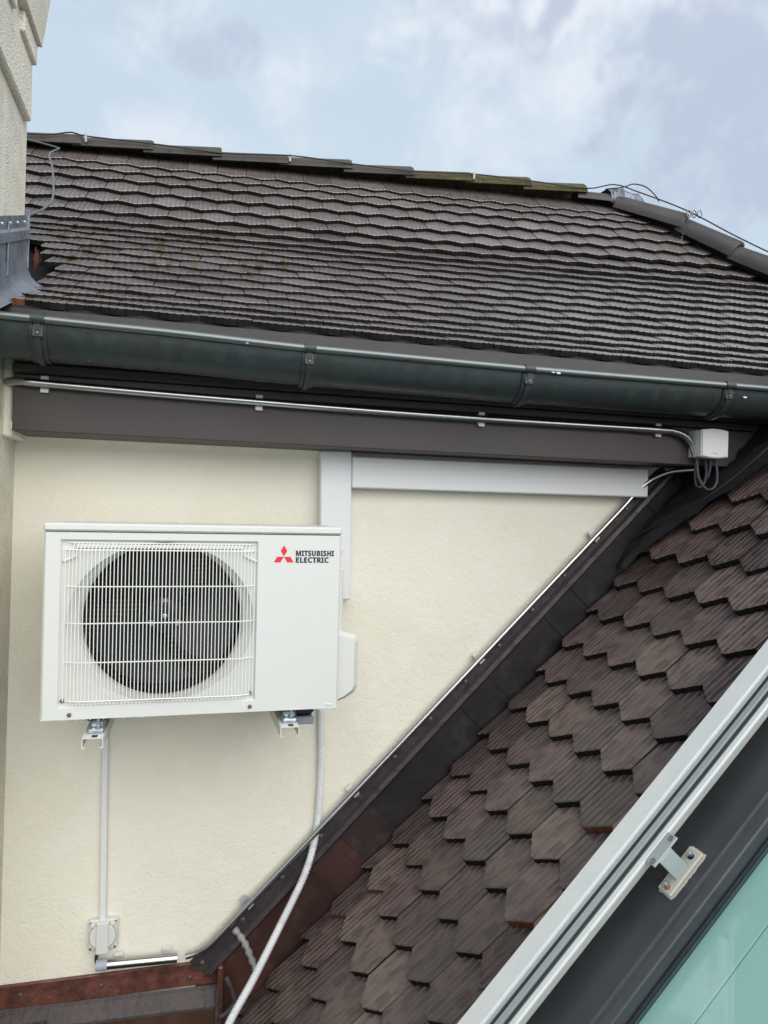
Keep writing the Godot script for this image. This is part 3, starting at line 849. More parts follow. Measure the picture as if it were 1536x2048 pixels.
func build_services() -> void:
	# white trunking on the wall
	var t := thing("cable_trunking", "upright white cable trunking rising from behind the heat pump to the eaves", "trunking", Vector3(0.85, 0.27, 0.03))
	var m := MB.new(); var tilt := Basis(Vector3(0, 0, 1), 0.02)
	m.box(Vector3(0, 0.255, 0), Vector3(0.108, 0.51, 0.062), 0.004, tilt); obj("cover", m, M.pvc, t)
	t = thing("cable_trunking", "level white cable trunking under the eaves with a cut right end", "trunking", Vector3(1.483, 0.712, 0.03))
	m = MB.new(); m.box(Vector3.ZERO, Vector3(1.163, 0.108, 0.06), 0.004, Basis(Vector3(0, 0, 1), 0.0045)); obj("cover", m, M.pvc, t)
	m = MB.new(); m.box(Vector3(-0.5835, 0, 0), Vector3(0.004, 0.11, 0.057)); obj("joint", m, M.gray_pvc, t)
	t = thing("mini_trunking", "thin white trunking running down the wall to the round socket", "trunking", Vector3(0.1275, -0.4, 0.012))
	m = MB.new(); m.box(Vector3(0.001, 0, 0), Vector3(0.019, 0.75, 0.024), 0.002, Basis(Vector3(0, 0, 1), 0.0138)); obj("cover", m, M.pvc, t)
	# eaves conduit
	var pts := []
	for p in [[-0.2, 0.9285, 0.06], [-0.165, 0.925, 0.15], [-0.14, 0.921, 0.2], [-0.1, 0.919, 0.222], [-0.049, 0.917, 0.224], [0.25, 0.910, 0.224], [0.567, 0.9045, 0.224], [0.95, 0.899, 0.224], [1.31, 0.897, 0.224], [1.7, 0.8975, 0.224], [1.995, 0.8985, 0.224], [2.04, 0.897, 0.224], [2.085, 0.887, 0.224], [2.118, 0.864, 0.224], [2.136, 0.835, 0.225], [2.145, 0.81, 0.226]]:
		pts.append(Vector3(p[0], p[1], p[2]))
	var o := Vector3(1.0, 0.9, 0.2)
	t = thing("steel_conduit", "long polished steel conduit along the dark fascia, bent down at its right end", "conduit", o)
	m = MB.new(); m.tube(shift(smooth_path(pts, 0.03), o), 0.0125, 16); obj("pipe", m, M.steel, t)
	m = MB.new(); m.tube([Vector3(1.9, 0.8982, 0.224) - o, Vector3(2.03, 0.8975, 0.224) - o], 0.0142, 16); obj("sleeve", m, M.steel, t)
	for x in [[-0.049, 0.917], [0.567, 0.9045], [1.31, 0.897], [1.995, 0.8985]]:
		obj("clip", clip_shape(Vector3(x[0], x[1], 0.215) - o, Vector3.RIGHT, Vector3.UP, 0.022, 0.018), M.bracket, t)
	# conduit up the slope
	pts = [Vector3(0.395, -0.906, 0.028), Vector3(0.42, -0.9, 0.03), Vector3(0.447, -0.885, 0.036), Vector3(0.485, -0.853, 0.044)]
	for i in 9: pts.append(Vector3(0.485, -0.853, 0.045).lerp(Vector3(1.96, 0.612, 0.045), (i + 1) / 9.0))
	pts.append_array([Vector3(2.0, 0.655, 0.046), Vector3(2.035, 0.692, 0.05), Vector3(2.075, 0.727, 0.062), Vector3(2.128, 0.757, 0.095), Vector3(2.175, 0.766, 0.13), Vector3(2.2, 0.768, 0.16)])
	o = Vector3(1.2, -0.1, 0.03)
	t = thing("steel_conduit", "steel conduit climbing the wall along the sloping flashing", "conduit", o)
	m = MB.new(); m.tube(shift(smooth_path(pts, 0.03), o), 0.0095, 14); obj("pipe", m, M.steel, t)
	m = MB.new(); m.tube([Vector3(0.86, -0.4805, 0.045) - o, Vector3(1.02, -0.3216, 0.045) - o], 0.0108, 14); obj("sleeve", m, M.steel, t)
	var dd := Vector3(0.7095, 0.7047, 0)
	for q in [0.07, 0.31, 0.62, 0.93]:
		var c := Vector3(0.485, -0.853, 0.03).lerp(Vector3(1.96, 0.612, 0.03), q)
		obj("clip", clip_shape(c - o, dd, Vector3(-dd.y, dd.x, 0), 0.024, 0.018), M.gray_pvc if q < 0.3 else M.bracket, t)
	# short run above the copper
	o = Vector3(0.25, -0.9, 0.03)
	t = thing("steel_conduit", "short level steel conduit above the copper flashing", "conduit", o)
	m = MB.new(); m.tube([Vector3(0.132, -0.8985, 0.031) - o, Vector3(0.368, -0.905, 0.031) - o], 0.0145, 16); obj("pipe", m, M.steel, t)
	m = MB.new(); m.tube([Vector3(0.118, -0.898, 0.031) - o, Vector3(0.152, -0.8985, 0.031) - o], 0.0172, 16); obj("end_sleeve", m, M.gray_pvc, t)
	for x in [0.185, 0.335]: obj("clip", clip_shape(Vector3(x, -0.901, 0.018) - o, Vector3.RIGHT, Vector3.UP, 0.028, 0.022), M.bracket, t)
	# junction box with hanging cables
	t = thing("junction_box", "white junction box fixed to the fascia near the right edge", "junction box", Vector3(2.19, 0.856, 0.2))
	m = MB.new()
	var poly := PackedVector2Array()
	for i in 9: poly.append(Vector2(-0.057 + 0.114 * i / 8.0, 0.047 + 0.006 * sin(PI * i / 8.0)))
	for i in 9: poly.append(Vector2(0.057 - 0.114 * i / 8.0, -0.047 - 0.006 * sin(PI * i / 8.0)))
	m.prism(poly, Transform3D(Basis.IDENTITY, Vector3(0, 0, 0.0)), 0.066)
	var small := PackedVector2Array()
	for p in poly: small.append(p * 0.94)
	m.prism(small, Transform3D(Basis.IDENTITY, Vector3(0, 0, 0.0661)), 0.005); obj("cover", m, M.pvc, t)
	m = MB.new(); m.box(Vector3(0.0, -0.0355, 0.0713), Vector3(0.022, 0.0025, 0.0006)); obj("imprint", m, M.gray_pvc, t)
	var loops := [
		[[Vector3(2.146, 0.815, 0.227), Vector3(2.149, 0.775, 0.228), Vector3(2.155, 0.73, 0.232), Vector3(2.178, 0.695, 0.238), Vector3(2.208, 0.693, 0.238), Vector3(2.228, 0.72, 0.236), Vector3(2.229, 0.76, 0.234), Vector3(2.222, 0.81, 0.232)], "dark cable hanging in the widest loop below the junction box"],
		[[Vector3(2.15, 0.813, 0.222), Vector3(2.15, 0.76, 0.218), Vector3(2.155, 0.715, 0.215), Vector3(2.168, 0.698, 0.215), Vector3(2.188, 0.715, 0.218), Vector3(2.193, 0.755, 0.222), Vector3(2.182, 0.81, 0.228)], "dark cable hanging in the narrow loop below the junction box"],
		[[Vector3(2.203, 0.81, 0.23), Vector3(2.205, 0.775, 0.228), Vector3(2.2, 0.735, 0.22), Vector3(2.19, 0.72, 0.2)], "dark cable dropping straight from the middle of the junction box"],
		[[Vector3(2.172, 0.81, 0.22), Vector3(2.17, 0.785, 0.205), Vector3(2.185, 0.77, 0.175), Vector3(2.2, 0.768, 0.155)], "dark cable leading back from the junction box to the sloping conduit"]]
	for l in loops:
		o = l[0][0]; var cb := thing("cable", l[1], "cable", o, "cables below the junction box")
		m = MB.new(); m.tube(shift(smooth_path(l[0], 0.008), o), 0.0052, 9); obj("sheath", m, M.cable, cb)
	# white corrugated hose
	pts = [Vector3(0.823, -0.02, 0.0145), Vector3(0.825, -0.116, 0.0145), Vector3(0.83, -0.25, 0.0145), Vector3(0.831, -0.341, 0.0145), Vector3(0.828, -0.45, 0.0145), Vector3(0.823, -0.51, 0.017), Vector3(0.809, -0.575, 0.033), Vector3(0.79, -0.628, 0.052), Vector3(0.76, -0.687, 0.072), Vector3(0.69, -0.786, 0.125), Vector3(0.635, -0.855, 0.175), Vector3(0.592, -0.905, 0.215), Vector3(0.54, -0.96, 0.26), Vector3(0.515, -0.99, 0.285), Vector3(0.47, -1.06, 0.32)]
	o = pts[0]
	t = thing("corrugated_hose", "white corrugated hose hanging from the heat pump over the dark flashing", "hose", o)
	var fine := shift(smooth_path(pts, 0.0019), o); var rad := []
	for i in fine.size(): rad.append([0.0132, 0.0132, 0.0102, 0.0102][i % 4])
	m = MB.new(); m.tube(fine, rad, 12); obj("hose_wall", m, M.hose, t)
	# socket
	t = thing("wall_socket", "white square outdoor socket with a round lid above the copper", "socket", Vector3(0.1355, -0.807, 0.0))
	var tl := Basis(Vector3(0, 0, 1), -0.055)
	m = MB.new(); m.box(Vector3(0, 0, 0.012), Vector3(0.09, 0.096, 0.022), 0.004, Basis(Vector3(0, 0, 1), 0.0)); obj("plate", m, M.casing, t)
	m = MB.new(); m.lathe([[0.045, 0.0], [0.045, 0.006], [0.0425, 0.0065], [0.0425, 0.0004], [0.0405, 0.0004], [0.0405, 0.009], [0.038, 0.0115], [0.0001, 0.0125]], Transform3D(Basis.IDENTITY, Vector3(0, 0, 0.0228)), 28); obj("lid", m, M.casing, t)
	m = MB.new(); m.box(Vector3(0, -0.002, 0.0365), Vector3(0.038, 0.1, 0.012), 0.0025); obj("lid_ridge", m, M.casing, t)
	m = MB.new(); m.box(Vector3(-0.03, 0.037, 0.028), Vector3(0.016, 0.012, 0.012), 0.002); m.box(Vector3(0.03, 0.037, 0.028), Vector3(0.016, 0.012, 0.012), 0.002); obj("hinge", m, M.casing, t)
	for x in [-0.037, 0.037]:
		for y in [-0.041, 0.041]: obj("screw", dome(Transform3D(Basis.IDENTITY, Vector3(x, y, 0.0225)), 0.004, 0.003), M.dark_screw, t)
	pts = [Vector3(0.123, -0.85, 0.02), Vector3(0.118, -0.872, 0.022), Vector3(0.118, -0.888, 0.026), Vector3(0.126, -0.898, 0.03)]
	o = pts[0]; t = thing("cable", "short black cable bent from the socket into the steel conduit", "cable", o)
	m = MB.new(); m.tube(shift(smooth_path(pts, 0.005), o), 0.0052, 9); obj("sheath", m, M.black, t)

# ------------------------------------------------------------------ heat pump
func build_heat_pump() -> void:
	var ac := thing("heat_pump", "white outdoor heat pump unit with a round fan behind a wire guard", "heat pump", Vector3(0, 0, 0.42))
	ac.rotation = Vector3(0, -0.010355, 0.00603)
	var W := 0.8; var H := 0.497; var D := 0.285
	var rx0 := 0.042; var rx1 := 0.561; var ry0 := 0.028; var ry1 := 0.478
	var m := MB.new()
	# front with its sunk field
	var bv := 0.006
	var o4 := [Vector3(bv, 0, 0), Vector3(W - bv, 0, 0), Vector3(W - bv, H, 0), Vector3(bv, H, 0)]
	var cx0 := 0.3055; var cy0 := 0.2535
	var ring := func(x0: float, x1: float, y0: float, y1: float, _r: float, z: float) -> PackedVector3Array:   # a rectangle cut by evenly spread rays, corners kept
		var p := PackedVector3Array(); var angs := []
		for k in 120: angs.append(TAU * k / 120.0 + 0.001)
		for a in angs:
			var d := Vector2(cos(a), sin(a))
			var tx: float = ((x1 if d.x > 0.0 else x0) - cx0) / d.x; var ty: float = ((y1 if d.y > 0.0 else y0) - cy0) / d.y
			p.append(Vector3(cx0 + d.x * minf(tx, ty), cy0 + d.y * minf(tx, ty), z))
		for c in [Vector2(x0, y0), Vector2(x1, y0), Vector2(x1, y1), Vector2(x0, y1)]:       # snap the nearest ray to each corner
			var best := 0
			for k in 120:
				if Vector2(p[k].x, p[k].y).distance_to(c) < Vector2(p[best].x, p[best].y).distance_to(c): best = k
			p[best] = Vector3(c.x, c.y, z)
		return p
	var cx := 0.3055; var cy := 0.2535
	var outer: PackedVector3Array = ring.call(bv, W - bv, 0.0, H, 0.001, 0.0)
	var rim: PackedVector3Array = ring.call(rx0, rx1, ry0, ry1, 0.008, 0.0)
	var rim2: PackedVector3Array = ring.call(rx0 + 0.005, rx1 - 0.005, ry0 + 0.005, ry1 - 0.005, 0.006, -0.010)
	var crease := PackedVector3Array(); var mouth := PackedVector3Array(); var throat := PackedVector3Array(); var lip := PackedVector3Array()
	for k in 120:
		var a := TAU * k / 120.0 + 0.001
		crease.append(Vector3(cx + cos(a) * 0.248, cy + sin(a) * 0.2185, -0.0105))
		lip.append(Vector3(cx + cos(a) * 0.2215, cy + sin(a) * 0.2165, -0.034))
		mouth.append(Vector3(cx + cos(a) * 0.214, cy + sin(a) * 0.214, -0.048))
		throat.append(Vector3(cx + cos(a) * 0.214, cy + sin(a) * 0.214, -0.075))
	m.loft([rim, outer], true, false)
	m.loft([rim2, rim], true, false)
	m.loft([crease, rim2], true, false)
	# sides, back, edges
	m.quad(Vector3(0, 0, -D), Vector3(0, 0, -bv), Vector3(0, H, -bv), Vector3(0, H, -D)); m.quad(Vector3(0, 0, -bv), Vector3(bv, 0, 0), Vector3(bv, H, 0), Vector3(0, H, -bv))
	m.quad(Vector3(W, 0, -bv), Vector3(W, 0, -D), Vector3(W, H, -D), Vector3(W, H, -bv)); m.quad(Vector3(W - bv, 0, 0), Vector3(W, 0, -bv), Vector3(W, H, -bv), Vector3(W - bv, H, 0))
	m.quad(Vector3(W, 0, -D), Vector3(0, 0, -D), Vector3(0, H, -D), Vector3(W, H, -D))
	m.quad(Vector3(0, 0, -D), Vector3(W, 0, -D), Vector3(W, 0, -0.001), Vector3(0, 0, -0.001))
	m.box(Vector3(0.4, -0.0015, -0.006), Vector3(0.796, 0.003, 0.012))
	var casing := obj("casing", m, M.casing, ac)
	m = MB.new(); m.loft([lip, crease], true, true); m.loft([mouth, lip], true, true); m.loft([throat, mouth], true, true)
	obj("bell_mouth", m, M.casing, casing)
	m = MB.new(); m.box(Vector3(0.773, 0.0085, 0.0), Vector3(0.022, 0.006, 0.003), 0.001); obj("label_plate", m, M.casing, casing)
	m = MB.new(); m.box(Vector3(0.4, 0.4985, -D * 0.5), Vector3(W - 0.008, 0.004, D - 0.008)); obj("lid_gap", m, M.inside, ac)
	m = MB.new(); m.box(Vector3(0.4, 0.5105, -D * 0.5 + 0.001), Vector3(W + 0.003, 0.0215, D + 0.006), 0.005); obj("lid", m, M.casing, ac)
	for p in [[0.073, 0.0105, 0.0], [0.547, 0.0125, 0.0], [0.0535, 0.046, -0.009], [0.549, 0.0485, -0.009]]:
		obj("screw", dome(Transform3D(Basis.IDENTITY, Vector3(p[0], p[1], p[2])), 0.0058, 0.006), M.dark_screw, ac)
	# inside: coil, motor rails, fan
	m = MB.new()
	m.quad(Vector3(0.03, 0.01, -0.26), Vector3(0.6, 0.01, -0.26), Vector3(0.6, 0.49, -0.26), Vector3(0.03, 0.49, -0.26))
	m.quad(Vector3(0.6, 0.01, -0.26), Vector3(0.6, 0.01, -0.06), Vector3(0.6, 0.49, -0.06), Vector3(0.6, 0.49, -0.26)); m.quad(Vector3(0.012, 0.01, -0.06), Vector3(0.012, 0.01, -0.26), Vector3(0.012, 0.49, -0.26), Vector3(0.012, 0.49, -0.06))
	m.quad(Vector3(0.012, 0.49, -0.06), Vector3(0.012, 0.49, -0.26), Vector3(0.6, 0.49, -0.26), Vector3(0.6, 0.49, -0.06)); m.quad(Vector3(0.012, 0.01, -0.26), Vector3(0.012, 0.01, -0.06), Vector3(0.6, 0.01, -0.06), Vector3(0.6, 0.01, -0.26))
	var ins := obj("inner_box", m, M.inside, ac)
	m = MB.new()
	for i in 33: m.box(Vector3(0.315, 0.025 + 0.0138 * i, -0.226), Vector3(0.56, 0.0012, 0.0012))
	obj("coil_tubes", m, M.tube, ins)
	m = MB.new()
	for i in 165: m.box(Vector3(0.038 + 0.0034 * i, 0.25, -0.243), Vector3(0.0007, 0.47, 0.032))
	obj("coil_fins", m, M.coil, ins)
	m = MB.new()
	for x in [0.262, 0.372]: m.box(Vector3(x, 0.25, -0.2), Vector3(0.016, 0.47, 0.02), 0.003)
	m.box(Vector3(0.317, 0.25, -0.19), Vector3(0.13, 0.13, 0.03), 0.01)
	obj("motor_mount", m, M.fan, ins)
	var fan := MB.new(); var ft := Transform3D(Basis.IDENTITY, Vector3(0.307, 0.256, -0.13))
	fan.lathe([[0.058, -0.04], [0.058, 0.0], [0.052, 0.012], [0.03, 0.02], [0.0001, 0.022]], ft, 26)
	var fo := obj("fan", fan, M.fan, ac)
	for b in 3:
		var bm := MB.new(); var gr := []
		for i in 9:
			var r := 0.05 + 0.154 * i / 8.0; var line := PackedVector3Array()
			for j in 9:
				var u := j / 8.0
				var a := deg_to_rad(100.0 + 120.0 * b) + (u - 0.5) * (1.75 - 0.15 * i / 8.0) + 0.5 * pow(i / 8.0, 1.6)
				line.append(ft * Vector3(cos(a) * r, sin(a) * r, 0.022 - 0.062 * u + 0.008 * sin(u * PI)))
			gr.append(line)
		bm.loft(gr); obj("blade", bm, M.fan, fo)
	obj("hub_screw", dome(Transform3D(Basis.IDENTITY, Vector3(0.307, 0.256, -0.108)), 0.0085, 0.008), M.bolt, fo)
	for b in 3:
		var a := deg_to_rad(90.0 + 120.0 * b); var bm := MB.new()
		bm.box(ft * Vector3(cos(a) * 0.043, sin(a) * 0.043, 0.016), Vector3(0.02, 0.014, 0.008), 0.003, Basis(Vector3(0, 0, 1), a + PI / 2)); obj("balance_clip", bm, M.tube, fo)
	# wire guard, bowed out in front of the field
	var gd := MB.new()
	var gx0 := 0.0505; var gx1 := 0.5565
	var bow := func(x: float) -> float:
		var e := minf(x - gx0, gx1 - x); return 0.014 * smoothstep(0.0, 0.055, e) - 0.004
	var nx := 53
	for i in nx:
		var t := i / float(nx - 1); var x := lerpf(gx0 + 0.004, gx1 - 0.004, t)
		var zz: float = bow.call(x)
		var lean := Vector3(0.0, 0, 0)
		var p := [Vector3(x, 0.0345 if x > 0.07 and x < 0.54 else 0.044, -0.006), Vector3(x, 0.044, zz * 0.7), Vector3(x, 0.05, zz), Vector3(x, 0.25, zz + 0.001), Vector3(x, 0.447, zz), Vector3(x, 0.452, zz * 0.8)]
		if x > 0.066 and x < 0.54: p.append(Vector3(x + 0.004, 0.468, -0.004))
		gd.tube(p, 0.00128, 6, false)
	for y in [0.45, 0.352, 0.2535, 0.149, 0.046]:
		var p := []
		for i in 33:
			var x := lerpf(gx0 - 0.001, gx1 + 0.001, i / 32.0)
			p.append(Vector3(x, y, bow.call(clampf(x, gx0, gx1)) - (0.0028 if y > 0.1 and y < 0.4 else 0.001) - (0.006 if i == 0 or i == 32 else 0.0)))
		gd.tube(p, 0.0019, 6)
	gd.tube([Vector3(0.066, 0.4685, -0.006), Vector3(0.545, 0.4685, -0.006)], 0.0018, 6)
	gd.tube([Vector3(0.068, 0.0345, -0.007), Vector3(0.542, 0.0345, -0.007)], 0.0016, 6)
	obj("wire_guard", gd, M.guard, ac)
	m = MB.new(); m.box(Vector3(0.3, 0.4595, -0.007), Vector3(0.44, 0.011, 0.006), 0.002)
	m.box(Vector3(0.066, 0.427, -0.006), Vector3(0.04, 0.008, 0.007), 0.002, Basis(Vector3(0, 0, 1), 0.42)); m.box(Vector3(0.54, 0.429, -0.006), Vector3(0.04, 0.008, 0.007), 0.002, Basis(Vector3(0, 0, 1), -0.42))
	obj("guard_holder", m, M.casing, ac)
	# emblem: three lozenges, then two lines of lettering
	var em := MB.new(); var ec := Vector2(0.6335, 0.4355)
	var lz := func(dir_deg: float) -> PackedVector2Array:
		var a := deg_to_rad(dir_deg); var L := 0.0165 * 1.0
		var e1 := Vector2(cos(a - PI / 6), sin(a - PI / 6)) * L * 1.12; var e2 := Vector2(cos(a + PI / 6), sin(a + PI / 6)) * L * 1.12
		var s0 := Vector2(cos(a), sin(a)) * 0.0006
		return PackedVector2Array([ec + s0, ec + s0 + e1, ec + s0 + e1 + e2, ec + s0 + e2])
	for a in [90.0, 210.0, 330.0]: em.prism(lz.call(a), Transform3D(Basis.IDENTITY, Vector3(0, 0, 0.0002)), 0.0005)
	var badge := obj("emblem", em, M.red, ac); badge.set_meta("label", "red three lozenge emblem")
	var font := SystemFont.new(); font.font_names = PackedStringArray(["Droid Sans"]); font.font_weight = 700
	var bold := FontVariation.new(); bold.base_font = font; bold.variation_embolden = 0.7
	var y0 := 0.4385
	for w in [["MITSUBISHI", 0.4375, 0.1105], ["ELECTRIC", 0.4185, 0.0955]]:
		var tm := TextMesh.new(); tm.text = w[0]; tm.font = bold; tm.font_size = 64; tm.pixel_size = 0.0005; tm.depth = 0.0006
		tm.horizontal_alignment = HORIZONTAL_ALIGNMENT_LEFT; tm.vertical_alignment = VERTICAL_ALIGNMENT_BOTTOM
		var bb := tm.get_aabb()
		var l := obj("lettering", tm, M.ink, ac)
		var sx: float = w[2] / bb.size.x; var sy: float = 0.0162 / bb.size.y
		l.scale = Vector3(sx, sy, 1.0)
		l.position = Vector3(0.6675 - bb.position.x * sx, w[1] - bb.position.y * sy, 0.0006)
		l.set_meta("label", "black lettering on the front panel")
	# valve cover, handle and side panel on the right
	m = MB.new(); m.box(Vector3(0.812, 0.25, -0.13), Vector3(0.026, 0.30, 0.10), 0.006); obj("side_panel", m, M.casing, ac)
	m = MB.new()
	var vp := PackedVector2Array([Vector2(0.8, -0.02), Vector2(0.835, -0.006), Vector2(0.864, 0.012), Vector2(0.872, 0.028), Vector2(0.872, 0.172), Vector2(0.866, 0.184), Vector2(0.83, 0.192), Vector2(0.8, 0.196)])
	m.prism(vp, Transform3D(Basis.IDENTITY, Vector3(0, 0.012, -0.2)), 0.125)
	var vin := PackedVector2Array()
	for q in vp: vin.append(Vector2(0.8, 0.088) + (q - Vector2(0.8, 0.088)) * Vector2(0.8, 0.91))
	var r1 := PackedVector3Array(); var r2 := PackedVector3Array()
	for q in vp: r1.append(Vector3(q.x, q.y + 0.012, -0.075))
	for q in vin: r2.append(Vector3(q.x, q.y + 0.012, -0.06))
	m.loft([r2, r1], true, false)
	m.prism(vin, Transform3D(Basis.IDENTITY, Vector3(0, 0.012, -0.076)), 0.016); obj("valve_cover", m, M.casing, ac)
	m = MB.new(); m.box(Vector3(0.81, 0.447, -0.12), Vector3(0.024, 0.018, 0.05), 0.004); obj("side_handle", m, M.casing, ac)
	# rain drops
	var dm := MB.new()
	for i in 200:
		var p := Vector3(rng.randf_range(0.57, 0.79), 0.49 - pow(rng.randf(), 0.9) * 0.42, 0.0)
		var r := rng.randf_range(0.0006, 0.0014)
		if i % 3 == 0: p = Vector3(rng.randf_range(0.01, 0.79), rng.randf_range(0.481, 0.519), 0.0 if rng.randf() < 0.4 else 0.004)
		elif i % 11 == 0: p = Vector3(rng.randf_range(0.008, 0.036), rng.randf_range(0.02, 0.48), 0.0)
		if p.y > 0.497: p.z = 0.004
		if p.y > 0.41 and p.x > 0.6: continue
		dm.lathe([[r, 0.0], [r * 0.8, r * 0.5], [0.00002, r * 0.8]], Transform3D(Basis.IDENTITY, p), 6)
	for i in 26:
		var x := rng.randf_range(0.005, 0.32) if i < 18 else rng.randf_range(0.74, 0.8)
		dm.lathe([[0.0015, 0.0], [0.002, 0.003], [0.00002, 0.0048]], Transform3D(Basis(Vector3.RIGHT, Vector3.BACK, Vector3.DOWN), Vector3(x, -0.003, -0.005)), 6)
	for i in 90:
		dm.lathe([[0.0022, 0.0], [0.0018, 0.001], [0.00002, 0.0016]], Transform3D(Basis(Vector3.RIGHT, Vector3.BACK, Vector3.UP), Vector3(rng.randf_range(0.0, 0.8), 0.5205, rng.randf_range(-0.25, 0.0))), 6)
	var dr := obj("rain_drops", dm, M.drop_glint, ac); dr.set_meta("kind", "stuff")
	# wall brackets
	var labels := ["white wall bracket under the left end of the heat pump", "white wall bracket under the right end of the heat pump"]
	for i in 2:
		var x: float = [0.137, 0.6575][i]; var y: float = [-0.042, -0.037][i]
		var b := thing("wall_bracket", labels[i], "bracket", Vector3(x, y, 0.0), "brackets carrying the heat pump")
		m = MB.new()
		m.box(Vector3(0, -0.0012, 0.23), Vector3(0.052, 0.0024, 0.46)); 
		for g in [-1.0, 1.0]:
			var sd := [Vector3(g * 0.0245, -0.0026, 0.46), Vector3(g * 0.0245, -0.028, 0.46), Vector3(g * 0.0245, -0.045, 0.04), Vector3(g * 0.0245, -0.0026, 0.0)]
			var sd2 := sd.map(func(p): return p + Vector3(g * 0.0022, 0, 0))
			var mid := Vector3(g * 0.0256, -0.015, 0.2)
			m.out(sd, mid); m.out(sd2, mid)
			for q in 4: m.out([sd[q], sd[(q + 1) % 4], sd2[(q + 1) % 4], sd2[q]], mid)
			m.box(Vector3(g * 0.0215, -0.0268, 0.455), Vector3(0.006, 0.0024, 0.012))
		obj("arm", m, M.bracket, b)
		m = MB.new(); m.box(Vector3(0, -0.03, 0.012), Vector3(0.05, 0.34, 0.022), 0.002) if i == 99 else m.box(Vector3(0, 0.13, 0.012), Vector3(0.05, 0.34, 0.022), 0.002)
		obj("wall_rail", m, M.bracket, b)
		m = MB.new(); m.box(Vector3(0.004, 0.0012, 0.447), Vector3(0.014, 0.0012, 0.018)); obj("painted_slot", m, M.black, b)  # black plate on the arm, painting the dark of an open slot
		m = MB.new(); m.box(Vector3(0.004, 0.0065, 0.405), Vector3(0.043, 0.012, 0.046), 0.004); m.box(Vector3(0.006, 0.02, 0.392), Vector3(0.036, 0.02, 0.026), 0.005)
		obj("clamp", m, M.bolt, b)
		m = MB.new(); m.tube([Vector3(0.009, 0.01, 0.418), Vector3(0.009, 0.041, 0.418)], 0.0042, 10); m.tube([Vector3(0.009, 0.0125, 0.418), Vector3(0.009, 0.0205, 0.418)], 0.0085, 6); obj("bolt", m, M.bolt, b)
		m = MB.new(); m.box(Vector3(0.0, 0.031, 0.3), Vector3(0.05, 0.017, 0.16), 0.003); obj("rubber_foot", m, M.black, b)
	var pc := thing("pipe_connector", "black pipe connection and grey box below the right end of the heat pump", "pipe connector", Vector3(0.735, -0.085, 0.18))
	m = MB.new(); m.box(Vector3(0, 0.03, 0), Vector3(0.066, 0.05, 0.06), 0.012); obj("black_elbow", m, M.black, pc)
	m = MB.new(); m.box(Vector3(0.002, -0.01, -0.01), Vector3(0.062, 0.024, 0.07), 0.003); obj("gray_box", m, M.gray_pvc, pc)

# ------------------------------------------------------------------ roof window and its blind rail
func rail_profile(prof: Array, s0: float, s1: float) -> MB:
	var m := MB.new(); var a := PackedVector3Array(); var b := PackedVector3Array()
	for p in prof: a.append(low(s0, p[1], p[0])); b.append(low(s1, p[1], p[0]))
	m.loft([b, a], false, false)
	return m

